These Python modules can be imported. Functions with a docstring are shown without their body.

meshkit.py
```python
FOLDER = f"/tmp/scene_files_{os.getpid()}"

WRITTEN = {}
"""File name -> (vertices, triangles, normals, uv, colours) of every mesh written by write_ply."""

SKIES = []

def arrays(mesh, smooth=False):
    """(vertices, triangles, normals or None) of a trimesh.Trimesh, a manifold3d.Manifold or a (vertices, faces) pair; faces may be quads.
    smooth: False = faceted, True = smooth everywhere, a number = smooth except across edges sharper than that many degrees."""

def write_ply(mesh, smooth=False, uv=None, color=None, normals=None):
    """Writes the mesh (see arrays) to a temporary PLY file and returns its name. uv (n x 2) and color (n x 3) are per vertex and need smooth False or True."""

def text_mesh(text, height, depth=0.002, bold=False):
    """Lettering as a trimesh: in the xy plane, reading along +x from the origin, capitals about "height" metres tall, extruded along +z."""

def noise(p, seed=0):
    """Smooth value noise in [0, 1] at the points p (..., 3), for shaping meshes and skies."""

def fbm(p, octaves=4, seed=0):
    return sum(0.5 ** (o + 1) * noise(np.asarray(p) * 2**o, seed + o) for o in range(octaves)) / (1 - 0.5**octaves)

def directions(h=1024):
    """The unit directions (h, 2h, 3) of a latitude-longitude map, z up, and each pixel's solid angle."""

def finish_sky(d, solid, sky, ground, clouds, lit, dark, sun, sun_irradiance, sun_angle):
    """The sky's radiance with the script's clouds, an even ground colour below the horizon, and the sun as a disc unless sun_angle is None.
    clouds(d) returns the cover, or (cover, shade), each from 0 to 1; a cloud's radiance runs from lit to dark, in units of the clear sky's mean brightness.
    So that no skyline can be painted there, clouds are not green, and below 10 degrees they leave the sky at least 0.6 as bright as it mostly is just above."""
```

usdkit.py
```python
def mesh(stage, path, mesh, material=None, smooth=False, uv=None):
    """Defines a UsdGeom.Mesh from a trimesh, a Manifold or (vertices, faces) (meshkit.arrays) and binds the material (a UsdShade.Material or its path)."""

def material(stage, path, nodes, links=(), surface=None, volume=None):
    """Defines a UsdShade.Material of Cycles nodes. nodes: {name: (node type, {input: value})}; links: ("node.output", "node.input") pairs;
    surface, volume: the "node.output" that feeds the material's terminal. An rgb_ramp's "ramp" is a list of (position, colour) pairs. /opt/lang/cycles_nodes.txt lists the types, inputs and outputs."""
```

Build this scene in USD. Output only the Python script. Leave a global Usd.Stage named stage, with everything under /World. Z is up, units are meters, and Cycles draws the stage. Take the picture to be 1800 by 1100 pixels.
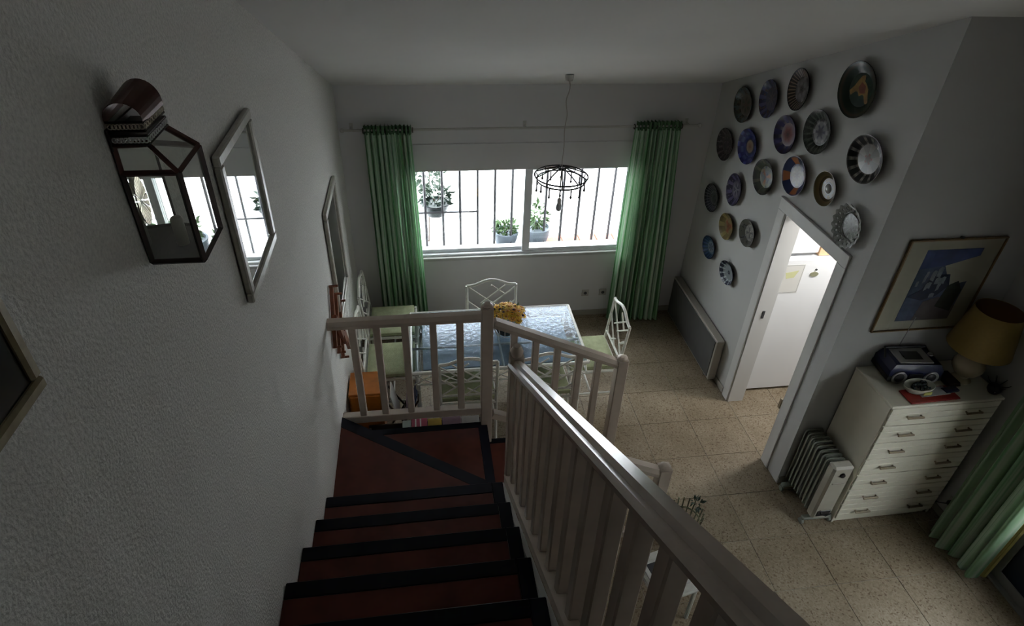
import math, random
import numpy as np, trimesh, usdkit, meshkit, manifold3d as m3
from shapely.geometry import Polygon, box as sbox, Point
from shapely import affinity
from pxr import Usd, UsdGeom, UsdLux, UsdShade, Gf, Sdf

random.seed(7)
RNG = np.random.default_rng(7)
stage = Usd.Stage.CreateInMemory()
UsdGeom.SetStageUpAxis(stage, 'Z'); UsdGeom.SetStageMetersPerUnit(stage, 1.0)
UsdGeom.Xform.Define(stage, '/World'); UsdGeom.Scope.Define(stage, '/World/Looks')

# ------------------------------------------------------------ camera, sky, sun, exposure
EYE = np.array([0.0, 0.0, 4.138])
YAW, PITCH, ROLL, FPX = 0.16160, 0.61894, 0.03987, 1099.0
_f = np.array([math.sin(YAW)*math.cos(PITCH), math.cos(YAW)*math.cos(PITCH), -math.sin(PITCH)])
_r = np.array([math.cos(YAW), -math.sin(YAW), 0.0]); _u = np.cross(_r, _f)
_r, _u = _r*math.cos(ROLL)+_u*math.sin(ROLL), -_r*math.sin(ROLL)+_u*math.cos(ROLL)
cam = UsdGeom.Camera.Define(stage, '/World/camera')
cam.CreateHorizontalApertureAttr(36.0); cam.CreateFocalLengthAttr(36.0*FPX/1800)
cam.CreateClippingRangeAttr(Gf.Vec2f(0.05, 200))
cam.AddTransformOp().Set(Gf.Matrix4d(*_r, 0, *_u, 0, *(-_f), 0, *EYE, 1))
cam.CreateExposureAttr(0.15)

sky = UsdLux.DomeLight.Define(stage, '/World/sky')
sky.CreateIntensityAttr(3.4); sky.CreateColorAttr(Gf.Vec3f(0.90, 0.96, 1.0))
sun = UsdLux.DistantLight.Define(stage, '/World/sun')
sun.CreateIntensityAttr(15.0); sun.CreateAngleAttr(0.53); sun.CreateColorAttr(Gf.Vec3f(1.0, 0.96, 0.9))
def aim(prim, d):                                  # a light shines along its local -z
    d = np.array(d, float); d /= np.linalg.norm(d); z = -d
    x = np.cross([0, 1, 0], z); x /= np.linalg.norm(x); y = np.cross(z, x)
    UsdGeom.Xformable(prim).AddTransformOp().Set(Gf.Matrix4d(*x, 0, *y, 0, *z, 0, 0, 0, 0, 1))
aim(sun, (0.62, 0.12, -0.78))                      # high sun over the left of the house, raking past the windows

# ------------------------------------------------------------ materials
MATS = {}
def mat(name, nodes, links, surface):
    MATS[name] = usdkit.material(stage, '/World/Looks/'+name, nodes, links, surface=surface); return MATS[name]
def plain(name, col, rough=0.5, var=0.0, vscale=6.0, bump=0.0, bscale=60.0, metal=0.0, spec=0.5, coat=0.0, rnd=0.0, space='object', dist=0.01, detail=3.0):
    """principled with an optional tone noise, fine relief and a per-object tone shift"""
    n = {'p': ('principled_bsdf', {'base_color': col, 'roughness': rough, 'metallic': metal, 'specular_ior_level': spec, 'coat_weight': coat, 'coat_roughness': 0.12})}
    l = []
    src = 'geo.position' if space == 'world' else 'tc.object'
    n['geo' if space == 'world' else 'tc'] = ('geometry', {}) if space == 'world' else ('texture_coordinate', {})
    if var or rnd:
        lo = tuple(max(0, c*(1-var)) for c in col); hi = tuple(min(1, c*(1+var)) for c in col)
        n['no'] = ('noise_texture', {'scale': vscale, 'detail': detail, 'roughness': 0.6})
        n['ra'] = ('rgb_ramp', {'ramp': [(0.3, lo), (0.7, hi)]})
        l += [(src, 'no.vector'), ('no.fac', 'ra.fac')]
        out = 'ra.color'
        if rnd:
            n['oi'] = ('object_info', {}); n['mr'] = ('rgb_ramp', {'ramp': [(0, (1-rnd,)*3), (1, (1,)*3)]})
            n['mu'] = ('mix', {'mix_type': 'multiply', 'fac': 1.0})
            l += [('oi.random', 'mr.fac'), (out, 'mu.color1'), ('mr.color', 'mu.color2')]; out = 'mu.color'
        l.append((out, 'p.base_color'))
    if bump:
        n['bn'] = ('noise_texture', {'scale': bscale, 'detail': 2.0, 'roughness': 0.5}); n['bu'] = ('bump', {'strength': bump, 'distance': dist})
        l += [(src, 'bn.vector'), ('bn.fac', 'bu.height'), ('bu.normal', 'p.normal')]
    return mat(name, n, l, 'p.BSDF')
def pane(name, tint=(1, 1, 1), f0=0.04, rough=0.0):
    """thin clear sheet: see-through, mirroring more towards grazing view"""
    return mat(name, {'t': ('transparent_bsdf', {'color': tint}), 'g': ('glossy_bsdf', {'color': (1, 1, 1), 'roughness': rough}), 'w': ('layer_weight', {'blend': 0.5}),
                      'pw': ('math', {'math_type': 'power', 'value2': 5.0}), 'ma': ('math', {'math_type': 'multiply_add', 'value2': 1-f0, 'value3': f0}), 'm': ('mix_closure', {})},
               [('w.facing', 'pw.value1'), ('pw.value', 'ma.value1'), ('t.BSDF', 'm.closure1'), ('g.BSDF', 'm.closure2'), ('ma.value', 'm.fac')], 'm.closure')
def emit(name, col, s):
    return mat(name, {'e': ('emission', {'color': col, 'strength': s})}, [], 'e.emission')

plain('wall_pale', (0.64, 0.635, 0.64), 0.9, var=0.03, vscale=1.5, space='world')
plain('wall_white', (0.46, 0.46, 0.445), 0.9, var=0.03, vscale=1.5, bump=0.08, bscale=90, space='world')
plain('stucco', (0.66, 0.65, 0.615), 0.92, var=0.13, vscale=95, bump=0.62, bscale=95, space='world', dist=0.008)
plain('ceiling_white', (0.68, 0.675, 0.655), 0.9, var=0.03, vscale=1.2, space='world')
plain('kitchen_white', (0.80, 0.80, 0.79), 0.8, space='world')
plain('casing', (0.58, 0.575, 0.55), 0.6, var=0.04, vscale=6, space='world')
plain('rail_paint', (0.43, 0.355, 0.295), 0.24, var=0.06, vscale=9, coat=0.25, space='world', bump=0.03, bscale=120)
plain('rail_paint_far', (0.47, 0.395, 0.325), 0.45, var=0.06, vscale=9, space='world')
plain('stair_red', (0.090, 0.024, 0.016), 0.46, var=0.3, vscale=5, space='world', detail=5, spec=0.18)
plain('stair_black', (0.006, 0.006, 0.012), 0.5, var=0.3, vscale=8, space='world', spec=0.12)
plain('stair_base', (0.35, 0.33, 0.31), 0.9)
plain('grout', (0.36, 0.32, 0.27), 0.9)
plain('aluminium', (0.72, 0.74, 0.76), 0.4, var=0.02)
plain('grey_frame', (0.20, 0.20, 0.19), 0.4)
plain('navy_panel', (0.012, 0.016, 0.035), 0.25)
plain('iron', (0.05, 0.05, 0.055), 0.5)
plain('white_metal', (0.62, 0.62, 0.60), 0.4); plain('lamp_wire', (0.03, 0.03, 0.033), 0.5)
plain('bamboo_white', (0.66, 0.66, 0.60), 0.38, var=0.08, vscale=30)
plain('cushion_sage', (0.36, 0.39, 0.23), 0.95, var=0.12, vscale=18, bump=0.3, bscale=200)
plain('chest_paint', (0.72, 0.69, 0.57), 0.42, var=0.05, vscale=5)
plain('chest_handle', (0.30, 0.24, 0.16), 0.4)
plain('dark_metal', (0.030, 0.018, 0.016), 0.38, var=0.3, vscale=20, metal=0.5)
plain('copper_dark', (0.085, 0.035, 0.028), 0.45, var=0.3, vscale=14, metal=0.4)
plain('brass', (0.65, 0.58, 0.48), 0.3, metal=1.0)
plain('frame_cream', (0.46, 0.44, 0.38), 0.35, var=0.12, vscale=25)
plain('frame_gilt', (0.32, 0.27, 0.16), 0.4, var=0.2, vscale=25)
plain('frame_gold_thin', (0.17, 0.10, 0.035), 0.35, var=0.2, vscale=25)
plain('mount_card', (0.40, 0.385, 0.30), 0.85, var=0.04)
plain('mirror', (0.86, 0.89, 0.90), 0.015, metal=1.0)
plain('dark_print', (0.012, 0.014, 0.018), 0.15, var=0.4, vscale=4, coat=0.3)
plain('wood_red', (0.20, 0.062, 0.024), 0.4, var=0.3, vscale=15)
plain('wood_orange', (0.42, 0.13, 0.012), 0.45, var=0.18, vscale=9)
plain('wood_dark', (0.05, 0.028, 0.016), 0.5, var=0.2)
plain('heater_dark', (0.085, 0.085, 0.082), 0.6, var=0.1)
plain('heater_trim', (0.34, 0.315, 0.27), 0.5)
plain('radiator_grey', (0.20, 0.215, 0.18), 0.45, var=0.06)
plain('radiator_box', (0.42, 0.40, 0.33), 0.5, var=0.05)
plain('black_plastic', (0.010, 0.010, 0.012), 0.4)
plain('blue_plastic', (0.007, 0.010, 0.050), 0.3, coat=0.3)
plain('silver_plastic', (0.36, 0.36, 0.35), 0.35, metal=0.3)
plain('ceramic_cream', (0.48, 0.40, 0.27), 0.3, var=0.08)
plain('shade_cloth', (0.27, 0.19, 0.06), 0.9, var=0.06, vscale=60)
plain('shade_lining', (0.17, 0.085, 0.035), 0.9)
plain('paper_white', (0.66, 0.65, 0.62), 0.8)
plain('paper_grey', (0.42, 0.42, 0.42), 0.8, var=0.1, vscale=20)
plain('red_card', (0.26, 0.018, 0.012), 0.5)
plain('brown_leather', (0.045, 0.024, 0.014), 0.5, var=0.2)
plain('bowl_white', (0.56, 0.56, 0.47), 0.3)
plain('moss_green', (0.02, 0.035, 0.028), 0.7, var=0.4, vscale=40)
plain('yellow_green', (0.45, 0.46, 0.12), 0.4); plain('print_pale', (0.60, 0.60, 0.33), 0.7)
plain('fridge_white', (0.83, 0.84, 0.86), 0.35)
plain('orange_box', (0.72, 0.47, 0.27), 0.6, var=0.08, vscale=9)
plain('petal_yellow', (0.80, 0.47, 0.015), 0.6, rnd=0.25, var=0.15, vscale=40)
plain('petal_orange', (0.66, 0.28, 0.012), 0.6, rnd=0.25, var=0.15, vscale=40)
plain('flower_eye', (0.05, 0.02, 0.01), 0.8)
plain('leaf_green', (0.06, 0.13, 0.035), 0.55, var=0.25, vscale=30)
plain('leaf_dark', (0.025, 0.05, 0.03), 0.55, var=0.25, vscale=30)
plain('pot_dark', (0.012, 0.025, 0.024), 0.35)
plain('pot_blue', (0.16, 0.20, 0.24), 0.5, var=0.1)
plain('terracotta', (0.36, 0.15, 0.10), 0.8, var=0.1)
plain('terrace_white', (0.82, 0.82, 0.82), 0.8, var=0.03, vscale=2, space='world')
plain('paint_pink', (0.40, 0.08, 0.13), 0.5); plain('paint_yellow', (0.42, 0.30, 0.05), 0.5)
plain('paint_mauve', (0.30, 0.20, 0.26), 0.5); plain('paint_blue', (0.06, 0.09, 0.20), 0.5); plain('paint_mint', (0.32, 0.38, 0.34), 0.5)
plain('wicker', (0.24, 0.24, 0.15), 0.7, var=0.15, vscale=30)
plain('plug_black', (0.012, 0.012, 0.012), 0.5)
plain('socket_white', (0.42, 0.40, 0.37), 0.5)
plain('rod_white', (0.50, 0.49, 0.46), 0.4)
plain('ring_wood', (0.035, 0.03, 0.018), 0.5)
plain('candle_wax', (0.50, 0.49, 0.44), 0.5)
plain('crystal', (0.45, 0.47, 0.5), 0.1)
plain('door_white', (0.7, 0.7, 0.69), 0.5)
pane('window_glass'); pane('lantern_glass', (0.94, 0.95, 0.93), 0.12); pane('picture_glass', (1, 1, 1), 0.02)

# terrazzo floor tile: warm beige ground with brown flecks
mat('terrazzo', {'g': ('geometry', {}), 'v': ('voronoi_texture', {'scale': 95.0, 'randomness': 1.0}), 'sv': ('separate_color', {}),
                 'rv': ('rgb_ramp', {'ramp': [(0.0, (0.245, 0.198, 0.135)), (0.45, (0.295, 0.243, 0.172)), (0.82, (0.33, 0.278, 0.205)), (0.92, (0.21, 0.155, 0.098)), (1.0, (0.15, 0.105, 0.065))]}),
                 'n': ('noise_texture', {'scale': 3.0, 'detail': 4.0}), 'rn': ('rgb_ramp', {'ramp': [(0.3, (0.74, 0.71, 0.66)), (0.7, (1, 1, 1))]}),
                 'o': ('object_info', {}), 'ro': ('rgb_ramp', {'ramp': [(0, (0.88, 0.87, 0.85)), (1, (1, 1, 1))]}),
                 'm1': ('mix', {'mix_type': 'multiply', 'fac': 1.0}), 'm2': ('mix', {'mix_type': 'multiply', 'fac': 1.0}),
                 'p': ('principled_bsdf', {'roughness': 0.5, 'specular_ior_level': 0.3})},
    [('g.position', 'v.vector'), ('v.color', 'sv.color'), ('sv.r', 'rv.fac'), ('g.position', 'n.vector'), ('n.fac', 'rn.fac'), ('o.random', 'ro.fac'),
     ('rv.color', 'm1.color1'), ('rn.color', 'm1.color2'), ('m1.color', 'm2.color1'), ('ro.color', 'm2.color2'), ('m2.color', 'p.base_color')], 'p.BSDF')

def cloth(name, stops, uscale, translucent=0.35):
    """curtain cloth: printed stripes along the drop (uv.x runs across the cloth), part of the light passing through"""
    return mat(name, {'tc': ('texture_coordinate', {}), 'mp': ('mapping', {'scale': (uscale, 0.25, 1.0)}), 'no': ('noise_texture', {'scale': 1.0, 'detail': 2.0, 'roughness': 0.7}),
                      'ra': ('rgb_ramp', {'ramp': stops}), 'd': ('principled_bsdf', {'roughness': 0.9, 'specular_ior_level': 0.1}), 't': ('translucent_bsdf', {}), 'm': ('mix_closure', {'fac': translucent})},
               [('tc.UV', 'mp.vector'), ('mp.vector', 'no.vector'), ('no.fac', 'ra.fac'), ('ra.color', 'd.base_color'), ('ra.color', 't.color'), ('d.BSDF', 'm.closure1'), ('t.BSDF', 'm.closure2')], 'm.closure')
cloth('curtain_green', [(0.34, (0.09, 0.26, 0.10)), (0.42, (0.20, 0.42, 0.21)), (0.47, (0.34, 0.54, 0.35)), (0.53, (0.50, 0.62, 0.49)), (0.59, (0.54, 0.64, 0.52)), (0.64, (0.26, 0.46, 0.28)), (0.70, (0.5, 0.6, 0.48))], 22.0)
cloth('curtain_pale', [(0.30, (0.20, 0.36, 0.19)), (0.42, (0.34, 0.50, 0.32)), (0.52, (0.46, 0.55, 0.43)), (0.62, (0.18, 0.36, 0.20)), (0.72, (0.36, 0.50, 0.36))], 16.0)
plain('curtain_heading', (0.07, 0.15, 0.07), 0.9, var=0.3, vscale=30)
plain('curtain_hem', (0.36, 0.32, 0.10), 0.9, var=0.1)

def plate_mat(name, R, stops, n=0, stops2=None, phase=0.0, thr=0.0, fleck=None, rough=0.28):
    """glazed pottery: colour rings by radius; where sin(n*angle) passes thr, a second set of rings (petals, spokes, notches)"""
    N = {'tc': ('texture_coordinate', {}), 's': ('separate_xyz', {}), 'cx': ('combine_xyz', {}), 'ln': ('vector_math', {'math_type': 'length'}),
         'dv': ('math', {'math_type': 'multiply', 'value2': 1.0/R}), 'ra': ('rgb_ramp', {'ramp': stops}),
         'p': ('principled_bsdf', {'roughness': rough, 'specular_ior_level': 0.22, 'coat_weight': 0.05, 'coat_roughness': 0.08})}
    L = [('tc.object', 's.vector'), ('s.x', 'cx.x'), ('s.y', 'cx.y'), ('cx.vector', 'ln.vector1'), ('ln.value', 'dv.value1'), ('dv.value', 'ra.fac')]
    out = 'ra.color'
    if n and stops2:
        N.update({'at': ('math', {'math_type': 'arctan2'}), 'mu': ('math', {'math_type': 'multiply_add', 'value2': float(n), 'value3': phase}), 'si': ('math', {'math_type': 'sine'}),
                  'gt': ('math', {'math_type': 'greater_than', 'value2': thr}), 'rb': ('rgb_ramp', {'ramp': stops2}), 'mx': ('mix', {'mix_type': 'mix'})})
        L += [('s.y', 'at.value1'), ('s.x', 'at.value2'), ('at.value', 'mu.value1'), ('mu.value', 'si.value1'), ('si.value', 'gt.value1'), ('dv.value', 'rb.fac'),
              ('gt.value', 'mx.fac'), ('ra.color', 'mx.color1'), ('rb.color', 'mx.color2')]
        out = 'mx.color'
    if fleck:
        N.update({'fn': ('noise_texture', {'scale': fleck[1], 'detail': 2.0}), 'fg': ('math', {'math_type': 'greater_than', 'value2': fleck[2]}), 'fm': ('mix', {'mix_type': 'mix', 'color2': fleck[0]})})
        L += [('tc.object', 'fn.vector'), ('fn.fac', 'fg.value1'), ('fg.value', 'fm.fac'), (out, 'fm.color1')]
        out = 'fm.color'
    L.append((out, 'p.base_color'))
    return mat(name, N, L, 'p.BSDF')

# ------------------------------------------------------------ mesh helpers
def cat(ms): return trimesh.util.concatenate(list(ms))
def box(a, b):
    a, b = np.array(a, float), np.array(b, float)
    return trimesh.creation.box(extents=b-a, transform=trimesh.transformations.translation_matrix((a+b)/2))
def cbox(a, b, c=0.004):
    """box from corner a to corner b with chamfered edges"""
    a, b = np.array(a, float), np.array(b, float); c = min(c, 0.45*(b-a).min()); P = []
    for s in np.ndindex(2, 2, 2):
        k = np.where(s, b, a); d = np.where(s, -c, c)
        for ax in range(3):
            q = k+d; q[ax] = k[ax]; P.append(q)
    return hull(P)
def hull(P):
    m = m3.Manifold.hull_points(np.asarray(P, np.float64)).to_mesh()
    return trimesh.Trimesh(np.array(m.vert_properties[:, :3]), np.array(m.tri_verts), process=False)
def xf(m, T): m = m.copy(); m.apply_transform(T); return m
def tr(m, v): m = m.copy(); m.apply_translation(v); return m
def rot(m, deg, ax, pt=(0, 0, 0)): return xf(m, trimesh.transformations.rotation_matrix(math.radians(deg), ax, pt))
def tube(p, r, n=8, closed=False, caps=True):
    """round bar along the points p; r a number or one per point"""
    p = np.asarray(p, float); k = len(p); r = np.broadcast_to(np.asarray(r, float), (k,))
    T = np.roll(p, -1, 0)-np.roll(p, 1, 0) if closed else np.gradient(p, axis=0)
    T /= np.maximum(np.linalg.norm(T, axis=1, keepdims=True), 1e-9)
    a = np.array([0, 0, 1.0]) if abs(T[0, 2]) < 0.9 else np.array([1.0, 0, 0])
    U = a-T[0]*(a@T[0]); U /= np.linalg.norm(U); V, th = [], np.linspace(0, 2*np.pi, n, endpoint=False)
    for i in range(k):
        U = U-T[i]*(U@T[i]); U /= np.linalg.norm(U); W = np.cross(T[i], U)
        V.append(p[i]+r[i]*(np.cos(th)[:, None]*U+np.sin(th)[:, None]*W))
    V = np.vstack(V); F = []
    for i in range(k if closed else k-1):
        j = (i+1) % k
        for q in range(n):
            s = (q+1) % n; F += [[i*n+q, i*n+s, j*n+s], [i*n+q, j*n+s, j*n+q]]
    if not closed and caps:
        V = np.vstack([V, p[:1], p[-1:]]); c0, c1 = len(V)-2, len(V)-1
        for q in range(n):
            s = (q+1) % n; F += [[c0, s, q], [c1, (k-1)*n+q, (k-1)*n+s]]
    return trimesh.Trimesh(V, F, process=False)
def bar(a, b, r, n=8): return tube([a, b], r, n)
def ring(c, R, r, n=32, m=6, axis='z', ry=None):
    t = np.linspace(0, 2*np.pi, n, endpoint=False); ry = R if ry is None else ry; c = np.array(c, float)
    z = np.zeros_like(t); d = {'z': (np.cos(t)*R, np.sin(t)*ry, z), 'y': (np.cos(t)*R, z, np.sin(t)*ry), 'x': (z, np.cos(t)*R, np.sin(t)*ry)}[axis]
    return tube(c+np.stack(d, 1), r, m, closed=True)
def lathe(prof, n=40):
    """prof: (radius, height) points; closed into a solid when it starts and ends on the axis or repeats its first point"""
    prof = np.asarray(prof, float); k = len(prof); t = np.linspace(0, 2*np.pi, n, endpoint=False)
    V = np.stack([prof[:, 0:1]*np.cos(t), prof[:, 0:1]*np.sin(t), np.repeat(prof[:, 1:2], n, 1)], -1).reshape(-1, 3); F = []
    for i in range(k-1):
        for q in range(n):
            s = (q+1) % n; F += [[i*n+q, i*n+s, (i+1)*n+s], [i*n+q, (i+1)*n+s, (i+1)*n+q]]
    m = trimesh.Trimesh(V, F, process=True); m.update_faces(m.nondegenerate_faces()); return m
def prism(poly, h, T=None):
    m = trimesh.creation.extrude_polygon(poly, h, engine='earcut')
    return m if T is None else xf(m, T)
YZ = np.array([[0, 0, 1, 0], [1, 0, 0, 0], [0, 1, 0, 0], [0, 0, 0, 1]], float)      # polygon (y, z) pushed along +x
XZ = np.array([[1, 0, 0, 0], [0, 0, -1, 0], [0, 1, 0, 0], [0, 0, 0, 1]], float)     # polygon (x, z) pushed along -y
def wall_yz(poly, x0, x1): return tr(prism(poly, x1-x0, YZ), (x0, 0, 0))
def wall_xz(poly, y0, y1): return tr(prism(poly, y1-y0, XZ), (0, y1, 0))
def slab_xy(poly, z0, z1): return tr(prism(poly, z1-z0), (0, 0, z0))
def sweep(poly, a, b):
    """section poly (across, up) carried from a to b; 'up' stays as vertical as it can"""
    a, b = np.array(a, float), np.array(b, float); d = b-a; L = np.linalg.norm(d); d /= L
    s = np.cross(d, [0, 0, 1]); s /= np.linalg.norm(s); up = np.cross(s, d)
    T = np.eye(4); T[:3, 0], T[:3, 1], T[:3, 2], T[:3, 3] = s, up, np.cross(s, up), (a if np.cross(s, up)@d > 0 else b)
    return prism(poly, L, T)

# ------------------------------------------------------------ prims
NAMES = {}
def path_for(parent, name):
    k = NAMES.setdefault((parent, name), 0); NAMES[(parent, name)] += 1
    return parent+'/'+name+('' if k == 0 else '_%03d' % k)
def ppath(p): return '/World' if p is None else (p if isinstance(p, str) else str(p.GetPath()))
def tag(o, label=None, cate=None, group=None, kind=None):
    for k, v in (('label', label), ('category', cate), ('group', group), ('kind', kind)):
        if v: o.SetCustomDataByKey(k, v)
    return o
def thing(name, label=None, cate=None, loc=(0, 0, 0), rz=0.0, group=None, kind=None, M=None):
    x = UsdGeom.Xform.Define(stage, path_for('/World', name))
    if M is not None: x.AddTransformOp().Set(Gf.Matrix4d(*[float(v) for v in np.array(M).T.ravel()]))
    else:
        x.AddTranslateOp().Set(Gf.Vec3d(*map(float, loc)))
        if rz: x.AddRotateZOp().Set(float(rz))
    return tag(x.GetPrim(), label, cate, group, kind)
def part(name, mesh, m, parent=None, smooth=False, label=None, kind=None, uv=None):
    o = usdkit.mesh(stage, path_for(ppath(parent), name), mesh, MATS[m] if isinstance(m, str) else m, smooth=smooth, uv=uv).GetPrim()
    return tag(o, label, None, None, kind)
def solo(name, mesh, m, label, cate, group=None, smooth=False, kind=None):
    return tag(part(name, mesh, m, None, smooth), label, cate, group, kind)
def struct(name, mesh, m, label=None): return tag(part(name, mesh, m), label, None, None, 'structure')
def dup(src, label, loc, rz, name=None):
    was = src.GetCustomData(); n = name or src.GetName()
    x = UsdGeom.Xform.Define(stage, path_for('/World', n))
    x.AddTranslateOp().Set(Gf.Vec3d(*map(float, loc))); x.AddRotateZOp().Set(float(rz))
    return x, was

# ============================================================ SETTING
XL, XK, XR, YB, YA, YF = -0.715, 2.811, 3.98, 5.63, 3.10, -1.20
def zc(y): return 2.572+0.405*(YB-y)                                    # sloping ceiling
# walls
struct('wall_left', wall_yz(Polygon([(YF, -0.1), (5.88, -0.1), (5.88, zc(5.88)+.05), (YF, zc(YF)+.05)]), XL-0.2, XL), 'stucco', 'grey-white rough plastered wall along the stairs')
WX0, WX1, WZ0, WZ1 = -0.14, 2.12, 0.825, 2.03
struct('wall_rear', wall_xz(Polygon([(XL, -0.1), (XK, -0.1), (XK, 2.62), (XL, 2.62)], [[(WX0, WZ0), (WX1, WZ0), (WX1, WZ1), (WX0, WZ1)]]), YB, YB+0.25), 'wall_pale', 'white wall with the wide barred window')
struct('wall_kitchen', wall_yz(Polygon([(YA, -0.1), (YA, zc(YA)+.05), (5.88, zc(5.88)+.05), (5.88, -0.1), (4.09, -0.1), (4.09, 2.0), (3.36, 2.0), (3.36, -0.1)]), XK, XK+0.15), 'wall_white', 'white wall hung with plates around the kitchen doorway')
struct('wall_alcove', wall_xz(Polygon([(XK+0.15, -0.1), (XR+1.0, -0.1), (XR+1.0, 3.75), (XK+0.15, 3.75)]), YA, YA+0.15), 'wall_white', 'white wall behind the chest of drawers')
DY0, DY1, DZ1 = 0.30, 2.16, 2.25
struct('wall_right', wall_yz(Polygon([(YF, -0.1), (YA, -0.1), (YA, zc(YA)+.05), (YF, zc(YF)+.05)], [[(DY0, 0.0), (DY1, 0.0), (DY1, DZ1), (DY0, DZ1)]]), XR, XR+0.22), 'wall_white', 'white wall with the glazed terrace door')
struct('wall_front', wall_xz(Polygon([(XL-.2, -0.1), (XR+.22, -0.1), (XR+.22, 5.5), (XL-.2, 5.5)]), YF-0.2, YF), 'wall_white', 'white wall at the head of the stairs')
struct('ceiling', wall_yz(Polygon([(YF-.2, zc(YF-.2)), (5.88, zc(5.88)), (5.88, zc(5.88)+.2), (YF-.2, zc(YF-.2)+.2)]), XL-0.2, XR+0.3), 'ceiling_white', 'sloping white ceiling')
# floor of individual terrazzo tiles
fl = tag(UsdGeom.Xform.Define(stage, path_for('/World', 'floor')).GetPrim(), 'beige flecked terrazzo tile floor', None, None, 'structure')
part('grout_bed', box((XL, YF, -0.12), (5.4, 5.63, -0.004)), 'grout', fl)
PX, PY = 0.474, 0.424
for i in range(-8, 6):
    for j in range(-8, 6):
        x0, y0 = 2.811+PX*i, 3.446+PY*j
        a = (max(x0, XL), max(y0, -0.5)); b = (min(x0+PX, 5.4), min(y0+PY, 5.63))
        if b[0]-a[0] < 0.03 or b[1]-a[1] < 0.03 or a[0] > 5.0 or (a[0] > 4.0 and a[1] < 3.2): continue
        g = 0.0016
        part('tile', cbox((a[0]+g, a[1]+g, -0.02), (b[0]-g, b[1]-g, 0.0), 0.0012), 'terrazzo', fl)
struct('floor_landing', box((XL, YF, 2.30), (XR, 0.105, 2.484)), 'wall_white', 'upper landing floor at the head of the stairs')
def skirting(side, a, b): struct('baseboard_'+side, cbox(a, b, 0.003), 'heater_trim', 'low tiled skirting along the foot of the wall')
skirting('kitchen', (XK-0.012, 4.20, 0), (XK, YB, 0.07)); skirting('alcove', (XK, YA-0.012, 0), (XR, YA, 0.07)); skirting('right', (XR-0.012, DY1+.07, 0), (XR, YA, 0.07)); skirting('rear', (XL, YB-0.012, 0), (XK, YB, 0.07))

# kitchen beyond the doorway
KX1 = 5.3
struct('wall_pantry', box((KX1, YA, -0.1), (KX1+.1, 5.88, 2.6)), 'kitchen_white', 'white far kitchen wall')
struct('wall_scullery', box((XK+.15, 5.63, -0.1), (KX1, 5.88, 2.6)), 'kitchen_white', 'white end wall of the kitchen')
struct('ceiling_kitchen', box((XK+.15, YA+.15, 2.45), (KX1, 5.63, 2.55)), 'kitchen_white', 'white kitchen ceiling')
struct('wall_partition', box((XR+.22, YA-.06, -0.1), (KX1+.1, YA, 2.6)), 'kitchen_white', 'outer face of the kitchen wall')
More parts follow.
